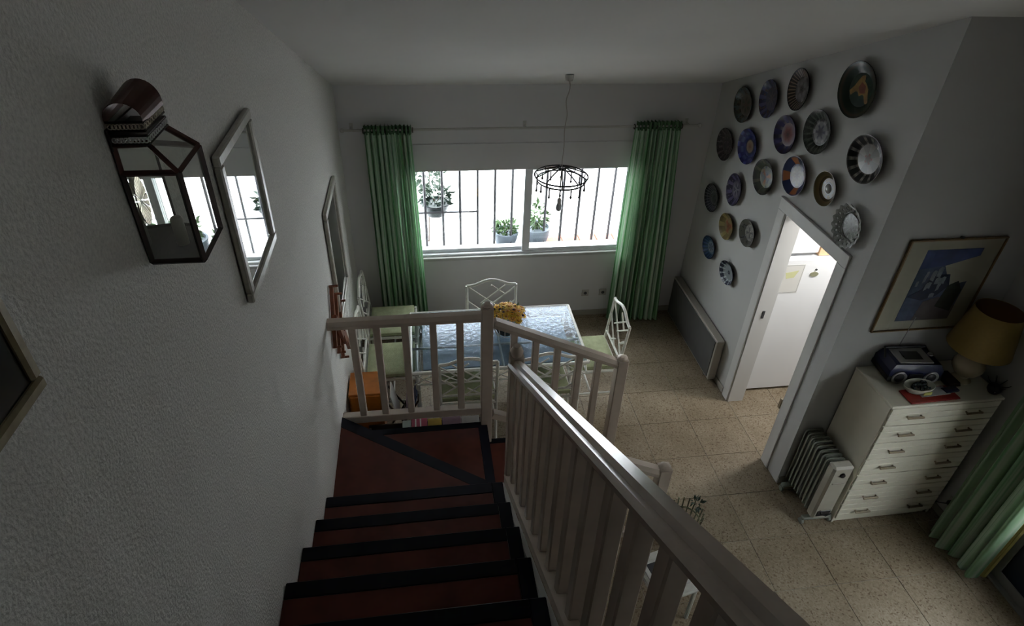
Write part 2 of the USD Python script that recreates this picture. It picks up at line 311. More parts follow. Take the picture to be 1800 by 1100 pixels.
# door 1: kitchen doorway casing
d1 = tag(UsdGeom.Xform.Define(stage, path_for('/World', 'door_1')).GetPrim(), 'white painted casing of the kitchen doorway', None, None, 'structure')
x0, x1 = XK-0.014, XK
part('jamb', cbox((x0, 4.09, 0), (x1, 4.19, 2.0), .003), 'casing', d1); part('jamb', cbox((x0, 3.255, 0), (x1, 3.36, 2.0), .003), 'casing', d1)
part('lintel', cbox((x0-.002, 3.255, 2.0), (x1, 4.19, 2.093), .003), 'casing', d1); part('lintel_cap', cbox((x0-.010, 3.25, 2.093), (x1, 4.195, 2.105), .003), 'casing', d1)
part('lining', box((XK, 4.078, 0), (XK+.15, 4.09, 2.0)), 'door_white', d1); part('lining', box((XK, 3.36, 0), (XK+.15, 3.372, 2.0)), 'door_white', d1)
part('latch_plate', cbox((XK+.06, 4.073, 0.99), (XK+.085, 4.079, 1.07), .002), 'iron', d1, label='dark latch plate')
part('hinge', cbox((XK-.022, 3.36, 0.60), (XK-.002, 3.385, 0.70), .002), 'chest_handle', d1, label='painted-over hinge')

# window 1: two sliding sashes under a roller-shutter box
w1 = tag(UsdGeom.Xform.Define(stage, path_for('/World', 'window_1')).GetPrim(), 'white two-pane sliding window under a roller-shutter box', None, None, 'structure')
def frame_xz(a, b, y0, y1, w, wb=None):
    o = Polygon([(a[0], a[1]), (b[0], a[1]), (b[0], b[1]), (a[0], b[1])]); wb = wb or w
    return wall_xz(o.difference(sbox(a[0]+w, a[1]+wb, b[0]-w, b[1]-wb)), y0, y1)
part('shutter_box', cbox((WX0, YB-.012, 1.775), (WX1, YB+.23, 2.04), .004), 'wall_pale', w1)
part('outer_frame', frame_xz((WX0, WZ0), (WX1, 1.80), YB+.02, YB+.10, 0.028), 'aluminium', w1)
s1 = part('sash', frame_xz((WX0+.02, WZ0+.025), (1.06, 1.79), YB+.065, YB+.09, 0.06, 0.038), 'aluminium', w1); part('pane', box((WX0+.07, WZ0+.07, 0), (1.01, YB, 1)) if 0 else box((WX0+.07, YB+.075, WZ0+.07), (1.01, YB+.080, 1.75)), 'window_glass', s1)
s2 = part('sash', frame_xz((1.00, WZ0+.02), (WX1-.02, 1.79), YB+.028, YB+.055, 0.075, 0.038), 'aluminium', w1); part('pane', box((1.06, YB+.040, WZ0+.06), (WX1-.08, YB+.045, 1.75)), 'window_glass', s2)
part('window_sill', cbox((WX0, YB-.02, WZ0-.03), (WX1, YB+.25, WZ0+.005), .004), 'wall_white', w1)

# door 2: glazed terrace door in the right wall
d2 = tag(UsdGeom.Xform.Define(stage, path_for('/World', 'door_2')).GetPrim(), 'grey-framed glazed terrace door with dark lower panels', None, None, 'structure')
part('track', cbox((XR-.02, DY0, 0), (XR+.16, DY1, 0.022), .003), 'grey_frame', d2)
for k in range(3):
    y0 = DY0+.02+k*0.605; y1 = y0+0.61; xx = XR+.015+0.035*(k % 2)
    o = Polygon([(y0, .024), (y1, .024), (y1, DZ1-.03), (y0, DZ1-.03)])
    lf = part('sliding_leaf', wall_yz(o.difference(sbox(y0+.07, .10, y1-.07, .62)).difference(sbox(y0+.07, .69, y1-.07, DZ1-.10)), xx, xx+.03), 'grey_frame', d2)
    part('lower_panel', cbox((xx+.010, y0+.06, .09), (xx+.02, y1-.06, .63), .001), 'navy_panel', lf); part('pane', box((xx+.012, y0+.06, .68), (xx+.018, y1-.06, DZ1-.09)), 'window_glass', lf)
part('head_frame', cbox((XR-.0, DY0, DZ1-.03), (XR+.15, DY1, DZ1), .003), 'grey_frame', d2)

# outside: white terrace and low wall in the sun
struct('terrace', box((-12, 5.88, -0.35), (16, 30, -0.10)), 'terrace_white', 'white sunlit terrace outside the window')
struct('path_side', box((XR+.22, -12, -0.35), (16, 3.0, -0.10)), 'terrace_white', 'pale terrace outside the side door')
struct('wall_porch', box((6.0, -4.0, -0.35), (6.2, 3.0, 2.5)), 'wall_white', 'porch wall outside the terrace door')
struct('sill_outside', cbox((-0.6, 5.88, 0.66), (1.33, 6.22, 0.70), .006), 'terrace_white', 'white outer window ledge')
solo('ledge', cat([cbox((1.335+.2*k, 5.885, 0.655), (1.53+.2*k, 6.22, 0.725), .006) for k in range(6)]), 'terracotta', 'terracotta tiled ledge outside the window at the right', 'ledge')

# ============================================================ STAIRS
R, RUN, YN = 0.207, 0.3225, 2.69
st = thing('staircase', 'dark red tiled staircase with black nosing strips beside the rough wall', 'staircase')
SX0, SX1 = XL+.002, 0.42
for k in range(8):
    z = R*(4+k); y1 = YN-RUN*k; y0 = y1-RUN
    part('step_core', box((SX0, y0-.02, max(0, z-.9)), (SX1-.004, y1-.02, z-.012)), 'stair_base', st)
    part('tread', cbox((SX0+.001, y0-.02, z-.012), (SX1-.075, y1-.082, z), .002), 'stair_red', st)
    part('nosing', cbox((SX0+.001, y1-.080, z-.045), (SX1-.075, y1, z+.001), .004), 'stair_black', st)
    part('border', cbox((SX1-.073, y0-.02, z-.03), (SX1, y1, z+.001), .004), 'stair_black', st)
    part('riser', box((SX0+.001, y1-.03, z-R), (SX1, y1-.018, z-.04)), 'stair_red', st)
# winders
A0, A1 = np.array([SX0, 3.615]), np.array([0.41, 2.83])
dd = (A1-A0)/np.linalg.norm(A1-A0); nn = np.array([dd[1], -dd[0]])*-1.0
if nn[1] > 0: nn = -nn
W1 = Polygon([(SX0, YN-.02), (SX1, YN-.02), (SX1, 2.83), tuple(A1), tuple(A0)]).buffer(0)
strip = Polygon([tuple(A0), tuple(A1), tuple(A1+nn*.085), tuple(A0+nn*.085)]).intersection(W1)
part('step_core', slab_xy(W1, 0, R*3-.012), 'stair_base', st)
part('tread', slab_xy(W1.difference(strip.buffer(.001)).buffer(-.001), R*3-.012, R*3), 'stair_red', st); part('nosing', slab_xy(strip, R*3-.045, R*3+.001), 'stair_black', st)
W2 = Polygon([tuple(A0+[0, .0]), tuple(A1), (SX1, 2.83), (SX1, 3.655), (SX0, 3.655)]).buffer(0)
far = sbox(SX0, 3.595, SX1-.07, 3.655).intersection(W2); rgt = sbox(SX1-.072, 2.6, SX1, 3.655).intersection(W2)
part('step_core', slab_xy(W2, 0, R*2-.012), 'stair_base', st)
part('tread', slab_xy(W2.difference(far.buffer(.001)).difference(rgt.buffer(.001)).buffer(-.001), R*2-.012, R*2), 'stair_red', st)
part('border', slab_xy(far, R*2-.06, R*2+.001), 'stair_black', st); part('nosing', slab_xy(rgt, R*2-.045, R*2+.001), 'stair_black', st)
part('step_core', box((SX1, 2.74, 0), (0.74, 3.655, R-.012)), 'stair_base', st); part('tread', cbox((SX1, 2.80, R-.012), (0.665, 3.60, R), .002), 'stair_red', st)
part('nosing', cbox((0.667, 2.74, R-.045), (0.74, 3.655, R+.001), .004), 'stair_black', st); part('border', cbox((SX1, 3.602, R-.045), (0.665, 3.655, R+.001), .004), 'stair_black', st); part('border', cbox((SX1, 2.74, R-.045), (0.665, 2.798, R+.001), .004), 'stair_black', st)

# ---- banisters
RAIL = Polygon([(-.050, 0), (.050, 0), (.053, .020), (.040, .036), (.024, .036), (.016, .056), (-.016, .056), (-.024, .036), (-.040, .036), (-.053, .020)])
RAIL_S = Polygon([(-.036, 0), (.036, 0), (.040, .030), (.026, .062), (-.026, .062), (-.040, .030)])
def post(x, y, z0, z1, w, dome=0.0):
    h = w/2; P = [(x+a*(h-c), y+b*(h-d), z) for z in (z0, z1) for a in (-1, 1) for b in (-1, 1) for c, d in ((0, .006), (.006, 0))]
    m = hull(P)
    if dome:
        t = np.linspace(0, 2*np.pi, 16, endpoint=False)
        m = cat([m, hull([(x+h*.72*math.cos(a), y+h*.72*math.sin(a), z1-.001) for a in t]+[(x+h*.95*math.cos(a), y+h*.95*math.sin(a), z1+dome*.45) for a in t]+[(x+h*.5*math.cos(a), y+h*.5*math.sin(a), z1+dome) for a in t])])
    return m
# inner banister of the upper flight
ib = thing('stair_banister', 'long cream banister with wide moulded handrail sloping down the open side of the stairs', 'banister')
XB = 0.505; SL = 0.623
def zr(y): return 1.635+SL*(2.90-y)                                     # underside of the handrail
part('handrail', sweep(RAIL, (XB, 2.86, zr(2.86)), (XB, 0.12, zr(0.12))), 'rail_paint', ib)
part('newel_post', post(XB, 2.86, R+.001, 1.76, 0.085, 0.075), 'rail_paint_far', ib, smooth=40)
def zb(y): return 0.70+0.642*(2.80-y)
part('bottom_rail', sweep(Polygon([(-.032, 0), (.032, 0), (.032, .055), (-.032, .055)]), (XB-.02, 2.82, zb(2.82)-.03), (XB-.02, 0.12, zb(0.12)-.03)), 'rail_paint_far', ib)
part('stringer', wall_yz(Polygon([(2.82, zb(2.82)-.03), (0.12, zb(.12)-.03), (0.12, zb(.12)-.45), (2.1, 0), (2.82, 0)]), SX1+.002, SX1+.03), 'wall_white', ib)
y = 2.70
while y > 0.2:
    part('baluster', post(XB, y, zb(y)-.01, zr(y)+.02, 0.060), 'rail_paint', ib); y -= 0.178
# landing railing with corner post
lr = thing('landing_railing', 'cream railing with five square balusters crossing the end of the stair landing', 'railing')
YR = 3.70
part('handrail', sweep(RAIL_S, (XL+.002, YR-.04, 1.455), (0.38, YR-.04, 1.455)), 'rail_paint_far', lr)
part('bottom_rail', cbox((XL+.002, YR-.075, 0.53), (0.38, YR-.01, 0.60), .004), 'rail_paint_far', lr)
for x in (-.55, -.38, -.18, .02, .215): part('baluster', post(x, YR-.04, 0.59, 1.47, 0.052), 'rail_paint_far', lr)
part('corner_post', post(0.415, YR-.04, 0.0, 1.565, 0.088, 0.03), 'rail_paint_far', lr, smooth=40)
# short sloping railing from the corner post down to the floor
def low_rail(name, label, y, z0, zend, xend, x0, xs, ptop):
    t = thing(name, label, 'railing'); s = (zend-z0)/(xend-x0)
    part('handrail', sweep(RAIL_S, (x0, y, z0), (xend, y, zend)), 'rail_paint_far', t)
    part('bottom_rail', sweep(Polygon([(-.03, 0), (.03, 0), (.03, .06), (-.03, .06)]), (x0, y, z0-.93), (xend-.04, y, max(zend-.93+.03, .02))), 'rail_paint_far', t)
    for x in xs: part('baluster', post(x, y, max(0.03, z0-.90+s*(x-x0)), z0+s*(x-x0)+.015, 0.052), 'rail_paint_far', t)
    part('end_post', post(xend, y, 0, ptop, 0.088, 0.02), 'rail_paint_far', t, smooth=40)
    return t
low_rail('stair_railing', 'short cream railing sloping from the landing corner post down to the floor', YR-.04, 1.395, 0.90, 1.50, 0.455, (.62, .79, .965, 1.145, 1.305), 0.995)
low_rail('stair_railing', 'short cream railing half hidden behind the long banister, its end post on the tiled floor', 2.72, 1.19, 0.70, 1.56, 0.55, (.72, .89, 1.06, 1.23, 1.40), 0.79)

# ============================================================ ON THE ROUGH LEFT WALL
def framed_yz(name, label, cate, y0, y1, z0, z1, w, fm, inner, glass=None, depth=0.028, mount=None, picture=None, lean=0.0):
    """a frame hung flat on the left wall, its face towards +x"""
    t = thing(name, label, cate, (XL+.003, 0, 0))
    for a, b, c, d in ((y0, z1-w, y1, z1), (y0, z0, y1, z0+w), (y0, z0+w, y0+w, z1-w), (y1-w, z0+w, y1, z1-w)):
        part('frame_rail', cbox((0, a, b), (depth, c, d), .006), fm, t)
    part(inner[0], box((0.004, y0+w*.8, z0+w*.8), (depth*.55, y1-w*.8, z1-w*.8)), inner[1], t)
    return t
framed_yz('wall_mirror', 'cream-framed rectangular mirror on the rough wall beside the lantern', 'mirror', 2.165, 2.70, 2.69, 3.30, 0.042, 'frame_cream', ('mirror_glass', 'mirror'))
framed_yz('wall_mirror', 'tall cream-framed mirror on the left wall near the window curtain', 'mirror', 4.13, 4.82, 1.12, 2.10, 0.055, 'frame_cream', ('mirror_glass', 'mirror'))
framed_yz('wall_picture', 'dark picture in a thin gilt frame cut off at the picture edge', 'picture', 0.36, 0.955, 3.345, 4.05, 0.028, 'frame_gilt', ('picture_sheet', 'dark_print'), depth=.022)

# lantern: half-hexagon wall lantern of dark metal with glass panes
LY0, LY1, LX, LZ0, LZ1 = 1.520, 1.700, 0.132, 3.268, 3.512
ln = thing('wall_lantern', 'dark metal wall lantern with glass panes and a curled scroll on top', 'lantern', (XL+.002, 0, 0))
part('back_plate', cbox((0, LY0-.004, LZ0), (.006, LY1+.03, 3.62), .002), 'dark_metal', ln)
b_ = .0085
P3 = {'a': (0.004, LY0), 'b': (LX, LY0), 'c': (LX, LY1-.0), 'd': (0.004, LY1+.03)}
def bars(pts, r, m, name, par, sq=True):
    return part(name, cat([bar(p, q, r, 4 if sq else 8) for p, q in pts]), m, par)
base = [(*P3[k], LZ0) for k in 'abcd']; top = [(*P3[k], LZ1) for k in 'abcd']
tq = {'a': (0.004, LY0+.005), 'b': (0.078, LY0+.012), 'c': (0.078, LY1-.045), 'd': (0.004, LY1-.01)}; ZT = 3.580
up = [(*tq[k], ZT) for k in 'abcd']
bars([(base[i], base[i+1]) for i in range(3)]+[(base[i], top[i]) for i in range(4)], b_, 'dark_metal', 'body_frame', ln)
bars([(top[i], top[i+1]) for i in range(3)]+[(top[i], up[i]) for i in range(4)]+[(up[i], up[i+1]) for i in range(3)], b_*.95, 'copper_dark', 'roof_frame', ln)
part('floor_plate', slab_xy(Polygon([P3[k] for k in 'abcd']), LZ0-.004, LZ0+.002), 'dark_metal', ln)
def quad(a, b, c, d, t=.0015):
    P = np.array([a, b, c, d], float); n = np.cross(P[1]-P[0], P[2]-P[0]); n /= np.linalg.norm(n); return hull(np.vstack([P-n*t/2, P+n*t/2]))
for i in range(3): part('glass_pane', quad(base[i], base[i+1], top[i+1], top[i]), 'lantern_glass', ln)
for i in range(3): part('roof_pane', quad(top[i], top[i+1], up[i+1], up[i]), 'lantern_glass', ln)
part('backing_mirror', cbox((.0065, LY0+.004, LZ0+.006), (.0095, LY1+.02, ZT-.01), .001), 'mirror', ln, label='mirrored back')
# fluted oval reflector, candle and globe inside
fl_ = []
for k in range(20):
    a = 2*math.pi*k/20; fl_.append(hull([(.013, 1.556+.006*math.cos(a), 3.425+.012*math.sin(a))]+[(x, 1.556+r*math.cos(a+d)*.030/.05, 3.425+r*math.sin(a+d)*1.25) for r, x in ((.05, .012), (.052, .016)) for d in (-.12, .12)]))
part('fluted_reflector', cat(fl_), 'brass', ln, label='fluted brass reflector')
part('candle', tr(lathe([(0, 0), (.016, 0), (.016, .075), (.012, .08), (0, .082)], 20), (.058, 1.61, LZ0+.003)), 'candle_wax', ln, smooth=40)
# pierced gallery on the roof
for z0 in (3.580, 3.612):
    y0, y1, xo = LY0+.004, LY1-.04, .086
    loops = []
    for k in range(9):
        yy = None
        xk = .012+.0085*k; loops.append(ring((xk, y0, z0+.0115), .0058, .0016, 10, 4, 'y'))
    for k in range(10): loops.append(ring((xo, y0+.014*k+.008, z0+.0115), .0058, .0016, 10, 4, 'x'))
    part('gallery', cat(loops), 'brass' if z0 > 3.6 else 'white_metal', ln)
    part('gallery_band', cat([bar((.004, y0, z0+d), (xo, y0, z0+d), .003, 4) for d in (.002, .022)]+[bar((xo, y0, z0+d), (xo, y1, z0+d), .003, 4) for d in (.002, .022)]), 'dark_metal', ln)
part('roof_cap', cbox((.004, LY0+.004, 3.600), (.088, LY1-.04, 3.606), .001), 'dark_metal', ln)
# curled sheet scroll: a cone-like half roll, open towards the room
sc = []
A = np.linspace(math.radians(-14), math.radians(194), 17); s0, s1 = [], []
for a in A:
    s0.append((0.045+.042*math.cos(a), LY0+.002, 3.640+.038*math.sin(a))); s1.append((0.052+.046*math.cos(a), LY0+.118, 3.650+.050*math.sin(a)))
s0, s1 = np.array(s0), np.array(s1); k = len(A)
for i in range(k-1): sc.append(hull([s0[i], s0[i+1], s1[i], s1[i+1], s0[i]*[1, 1, 1]+[0, 0, .0015], s0[i+1]+[0, 0, .0015], s1[i]+[0, 0, .0015], s1[i+1]+[0, 0, .0015]]))
part('scroll_roll', cat(sc), 'copper_dark', ln, label='rolled sheet-metal top')
# wooden folding peg rack
pr_ = thing('peg_rack', 'red-brown wooden criss-cross folding peg rack on the left wall behind the railing', 'peg rack', (XL+.004, 0, 0))
def slat(a, b, x):
    a, b = np.array(a), np.array(b); d = (b-a)/np.linalg.norm(b-a); n = np.array([-d[1], d[0]])*.020
    q = [a+n, a-n, b-n, b+n]; return hull([(x+e, p[0]+f, p[1]+f) for p in q for e, f in ((0, 0), (.026, 0))])
PO = np.array([.0, -.04])
for k in range(3):
    o = np.array([.125*k, -.15*k])+PO
    part('slat', slat(np.array([3.72, 1.27])+o, np.array([3.94, 1.66])+o, .004), 'wood_red', pr_)
    part('slat', slat(np.array([3.735, 1.53])+o, np.array([3.915, 1.22])+o, .031), 'wood_red', pr_)
for yy, zz in ((3.94, 1.66), (3.72, 1.27), (3.83, 1.40), (4.065, 1.51), (3.845, 1.12), (3.955, 1.25), (4.19, 1.36), (3.97, .97)):
    part('peg', bar((.0, yy+PO[0], zz+PO[1]), (.064, yy+PO[0], zz+PO[1]+.004), .009), 'wood_red', pr_)

# ============================================================ REAR WALL: curtains, rod, lamp, window grille, plants
def curtain_mesh(top, bot, z1, z0, folds, amp, normal, nu=150, nv=26, seed=0, pinch=0.5):
    """cloth between two horizontal lines top=(p,q), bot=(p,q) (xy points), pleated along 'normal'"""
    rr = np.random.default_rng(seed); ph = rr.uniform(0, 6.28, 4); u = np.linspace(0, 1, nu); v = np.linspace(0, 1, nv)
    tp, bt, nrm = np.array(top, float), np.array(bot, float), np.array(normal, float); along = (tp[1]-tp[0])/np.linalg.norm(tp[1]-tp[0])
    V, UV = [], []
    for t in v:
        a = tp[0]*(1-t)+bt[0]*t; b = tp[1]*(1-t)+bt[1]*t; w = np.linalg.norm(b-a)
        w1 = u*folds*2*np.pi+.7*np.sin(2*np.pi*u*2.3+ph[0])+.25*t*np.sin(5*u+ph[1])
        A = amp*(pinch+(1-pinch)*min(1, t*2.2))*(1+.35*np.sin(2*np.pi*u*1.7+ph[2]+t))
        off = A*np.sin(w1)+.25*A*np.sin(2.1*w1+ph[3]); side = .35*A*np.cos(w1)
        for i in range(nu):
            p = a+(b-a)*u[i]+nrm*off[i]+along*side[i]*(0.5 if 0 < i < nu-1 else 0); V.append((p[0], p[1], z1*(1-t)+z0*t)); UV.append((u[i], t))
    F = []
    for j in range(nv-1):
        for i in range(nu-1):
            k = j*nu+i; F += [[k, k+nu, k+nu+1], [k, k+nu+1, k+1]]
    return (np.array(V), np.array(F)), np.array(UV)
def curtain(name, label, top, bot, z1, z0, folds, amp, normal, m, seed, hem=False):
    t = thing(name, label, 'curtain'); me, uv = curtain_mesh(top, bot, z1, z0, folds, amp, normal, seed=seed)
    part('cloth', me, m, t, smooth=True, uv=uv); return t
RZ, RY = 2.215, 5.52
c1 = curtain('window_curtain', 'striped green curtain gathered at the left of the barred window', [(-.485, RY), (-.075, RY)], [(-.475, 5.50), (-.005, 5.49)], RZ-.02, 0.02, 9, .045, (0, 1), 'curtain_green', 3)
c2 = curtain('window_curtain', 'striped green curtain gathered at the right of the barred window', [(1.995, RY), (2.435, RY)], [(1.975, 5.49), (2.555, 5.48)], RZ-.02, 0.012, 10, .042, (0, 1), 'curtain_green', 11)
for c, xa, xb in ((c1, -.485, -.075), (c2, 1.995, 2.435)):
    me, uv = curtain_mesh([(xa, RY), (xb, RY)], [(xa, RY), (xb, RY)], RZ+.045, RZ-.035, 12, .030, (0, 1), nv=5, seed=5, pinch=1.0)
    part('gathered_heading', me, 'curtain_heading', c, smooth=True, label='dark green gathered heading')
rod = thing('curtain_rod', 'thin white curtain rod across the rear wall above the window', 'curtain rod')
part('pole', bar((-.67, RY, RZ), (2.62, RY, RZ), .011, 10), 'rod_white', rod)
for x in (-.67, 2.62): part('finial', tr(trimesh.creation.icosphere(2, .020), (x, RY, RZ)), 'rod_white', rod, smooth=True)
for x in (-.60, .965, 2.53): part('bracket', cat([bar((x, RY, RZ-.004), (x, YB, RZ-.004), .007), cbox((x-.016, YB-.006, RZ-.03), (x+.016, YB, RZ+.03), .002)]), 'rod_white', rod)
for x in (-.49, -.06, 1.985, 2.445, -.30, 2.2): part('ring', ring((x, RY, RZ-.004), .021, .005, 18, 6, 'x'), 'ring_wood', rod)

# bare wire pendant lamp
PXc, PYc = 1.215, 5.06
pl = thing('pendant_lamp', 'bare wire-frame pendant lampshade hanging on a twisted cord before the window', 'pendant lamp', (PXc, PYc, 0))
zt, zm, zl = 2.020, 1.945, 1.905
zcl = zc(PYc)
part('ceiling_rose', tr(lathe([(0, 0), (.030, 0), (.036, .03), (.036, .05), (0, .05)], 18), (0, 0, zcl-.045)), 'rod_white', pl, smooth=40)
cord = [(0.012*math.sin(t*2.1)*(1-t/9), 0.006*math.cos(t*3), zcl-.03-(zcl-.03-zt)*t/9) for t in np.linspace(0, 9, 30)]
part('cord', tube(cord, .0045, 6), 'socket_white', pl)
part('top_ring', ring((0, 0, zt), .035, .007, 18, 5), 'lamp_wire', pl); part('rim_ring', ring((0, 0, zm), .235, .0068, 40, 5), 'lamp_wire', pl); part('lower_ring', ring((0, 0, zl), .215, .0068, 40, 5), 'lamp_wire', pl)
for k in range(10):
    a = 2*math.pi*k/10+.15; c, s = math.cos(a), math.sin(a)
    part('rib', tube([(c*.035, s*.035, zt), (c*.13, s*.13, zt-.030), (c*.235, s*.235, zm), (c*.215, s*.215, zl)], .0060, 5), 'lamp_wire', pl)
for k in range(14):
    a = 2*math.pi*k/14; c, s = math.cos(a)*.215, math.sin(a)*.215; h = .05+.05*((k*7) % 5)/5
    part('pendant_drop', cat([bar((c, s, zl), (c, s, zl-h), .006, 5), tr(lathe([(0, -.022), (.011, -.008), (.009, .004), (0, .012)], 8), (c, s, zl-h))]), 'lamp_wire', pl)
part('bulb_holder', cat([bar((0, 0, zt), (0, 0, 1.72), .006), tr(lathe([(0, 0), (.018, 0), (.020, .05), (.012, .07), (0, .07)], 16), (0, 0, 1.66))]), 'white_metal', pl)
part('bulb', tr(lathe([(0, -.05), (.02, -.045), (.030, -.02), (.026, .005), (.013, .03), (0, .03)], 18), (0, 0, 1.655)), 'crystal', pl, smooth=True)

# iron grille outside the window
gr = thing('window_grille', 'dark iron grille of upright bars outside the window', 'window bars')
for k in range(14):
    x = -.165+.1815*k; part('upright_bar', bar((x, 5.96, .69), (x, 5.96, 1.95), .0135, 6), 'iron', gr)
for z, xe in ((.76, 2.35), (1.18, .575), (1.90, 2.35)): part('cross_bar', cbox((-.30, 5.950, z-.007), (xe, 5.97, z+.007), .002), 'iron', gr)

def leaf_cloud(c, rad, n, size, seed, spread=1.0):
    rr = np.random.default_rng(seed); V, F = [], []
    for i in range(n):
        d = rr.normal(size=3); d /= np.linalg.norm(d); p = np.array(c)+d*np.array(rad)*rr.uniform(.35, 1)**.6
        ax = d+rr.normal(size=3)*.6*spread; ax /= np.linalg.norm(ax); s = np.cross(ax, rr.normal(size=3)); s /= np.linalg.norm(s); up = np.cross(s, ax)
        L = size*rr.uniform(.7, 1.3); b = len(V)
        V += [p, p+ax*L*.45+s*L*.22+up*L*.05, p+ax*L, p+ax*L*.45-s*L*.22+up*L*.05]; F += [[b, b+1, b+2], [b, b+2, b+3]]
    return trimesh.Trimesh(V, F, process=False)
def pot_plant(name, label, x, y, z, r, h, potm, leafm, rad, lift, n, seed, size=.07):
    t = thing(name, label, 'potted plant', (x, y, z))
    part('pot', lathe([(0, 0), (r*.72, 0), (r*.95, h*.55), (r, h*.9), (r*1.04, h*.92), (r*1.04, h), (r*.9, h), (r*.86, h*.85), (0, h*.85)], 26), potm, t, smooth=35)
    part('stem', cat([bar((0, 0, h*.8), (r*.3*math.cos(a), r*.3*math.sin(a), h+lift), .006, 5) for a in (0, 2, 4)]), 'wood_dark', t)
    part('foliage', leaf_cloud((0, 0, h+lift), rad, n, size, seed), leafm, t, kind='stuff')
    return t
pot_plant('potted_plant', 'low rounded pot plant on the outer ledge left of the window mullion', .885, 6.07, .70, .135, .18, 'pot_blue', 'leaf_green', (.11, .10, .06), .03, 130, 1)
pot_plant('potted_plant', 'larger rounded pot plant on the outer ledge right of the window mullion', 1.22, 6.07, .70, .155, .22, 'pot_blue', 'leaf_green', (.10, .10, .15), .12, 150, 2)
hp = pot_plant('hanging_plant', 'dark plant pot with trailing leaves hung on the window bars by the left curtain', .13, 6.12, 1.09, .145, .14, 'pot_dark', 'leaf_dark', (.16, .12, .11), .05, 170, 4)
part('hook', cat([bar((0, -.16, .13), (0, -.14, .13), .006), ring((0, 0, .125), .150, .006, 20, 5)]), 'iron', hp)
pot_plant('garden_shrub', 'leafy shrub with a bare stem standing on the terrace by the left curtain', .04, 7.0, -.10, .16, .26, 'terracotta', 'leaf_dark', (.20, .2, .20), 1.02, 300, 8)

# ============================================================ DINING TABLE AND CHAIRS
TX0, TX1, TY0, TY1, TZ = -.175, 1.325, 3.955, 4.805, .735
plain('frost_blue', (0.34, 0.40, 0.43), 0.6, var=.1, vscale=14)
mat('table_glass', {'t': ('transparent_bsdf', {'color': (.80, .85, .90)}), 'g': ('glossy_bsdf', {'color': (.9, .95, 1), 'roughness': .10}), 'w': ('layer_weight', {'blend': .5}), 'pw': ('math', {'math_type': 'power', 'value2': 4.0}),
    'ma': ('math', {'math_type': 'multiply_add', 'value2': .8, 'value3': .035}), 'm': ('mix_closure', {}), 'tc': ('texture_coordinate', {}), 'no': ('noise_texture', {'scale': 26.0, 'detail': 2.0}), 'bu': ('bump', {'strength': .35, 'distance': .01})},
    [('tc.object', 'no.vector'), ('no.fac', 'bu.height'), ('bu.normal', 'g.normal'), ('w.facing', 'pw.value1'), ('pw.value', 'ma.value1'), ('t.BSDF', 'm.closure1'), ('g.BSDF', 'm.closure2'), ('ma.value', 'm.fac')], 'm.closure')
tb = thing('dining_table', 'white bamboo-style dining table with a bluish glass top', 'table')
part('glass_top', cbox((TX0+.012, TY0+.012, TZ-.010), (TX1-.012, TY1-.012, TZ), .002), 'table_glass', tb, label='bluish glass top')
fr = [((TX0, TY0), (TX1, TY0)), ((TX1, TY0), (TX1, TY1)), ((TX1, TY1), (TX0, TY1)), ((TX0, TY1), (TX0, TY0))]
for a, b in fr: part('edge_rail', bar((*a, TZ-.012), (*b, TZ-.012), .015, 8), 'bamboo_white', tb)
part('cross_rail', bar((TX0, 4.30, TZ-.03), (TX1, 4.30, TZ-.03), .011), 'bamboo_white', tb); part('cross_rail', bar((.60, TY0, TZ-.03), (.60, TY1, TZ-.03), .011), 'bamboo_white', tb)
part('frosted_shelf', cbox((TX0+.10, TY0+.10, TZ-.075), (TX1-.10, TY1-.10, TZ-.065), .002), 'frost_blue', tb, label='grey-blue panel under the glass')
for x in (TX0+.05, TX1-.05):
    for y in (TY0+.05, TY1-.05):
        part('leg', cat([bar((x, y, 0), (x, y, TZ-.03), .019), ring((x, y, .25), .019, .004, 12, 4), ring((x, y, .50), .019, .004, 12, 4)]), 'bamboo_white', tb)
for (a, b) in fr:
    a, b = np.array(a), np.array(b); k = int(np.linalg.norm(b-a)/.2); s = []
    s.append(bar((*(a*.97+b*.03), TZ-.14), (*(a*.03+b*.97), TZ-.14), .009, 6))
    for i in range(k): s.append(bar((*(a+(b-a)*(i+.1)/k), TZ-.03), (*(a+(b-a)*(i+.9)/k), TZ-.135), .006, 5)); s.append(bar((*(a+(b-a)*(i+.9)/k), TZ-.03), (*(a+(b-a)*(i+.1)/k), TZ-.135), .006, 5))
    part('apron_lattice', cat(s), 'bamboo_white', tb)

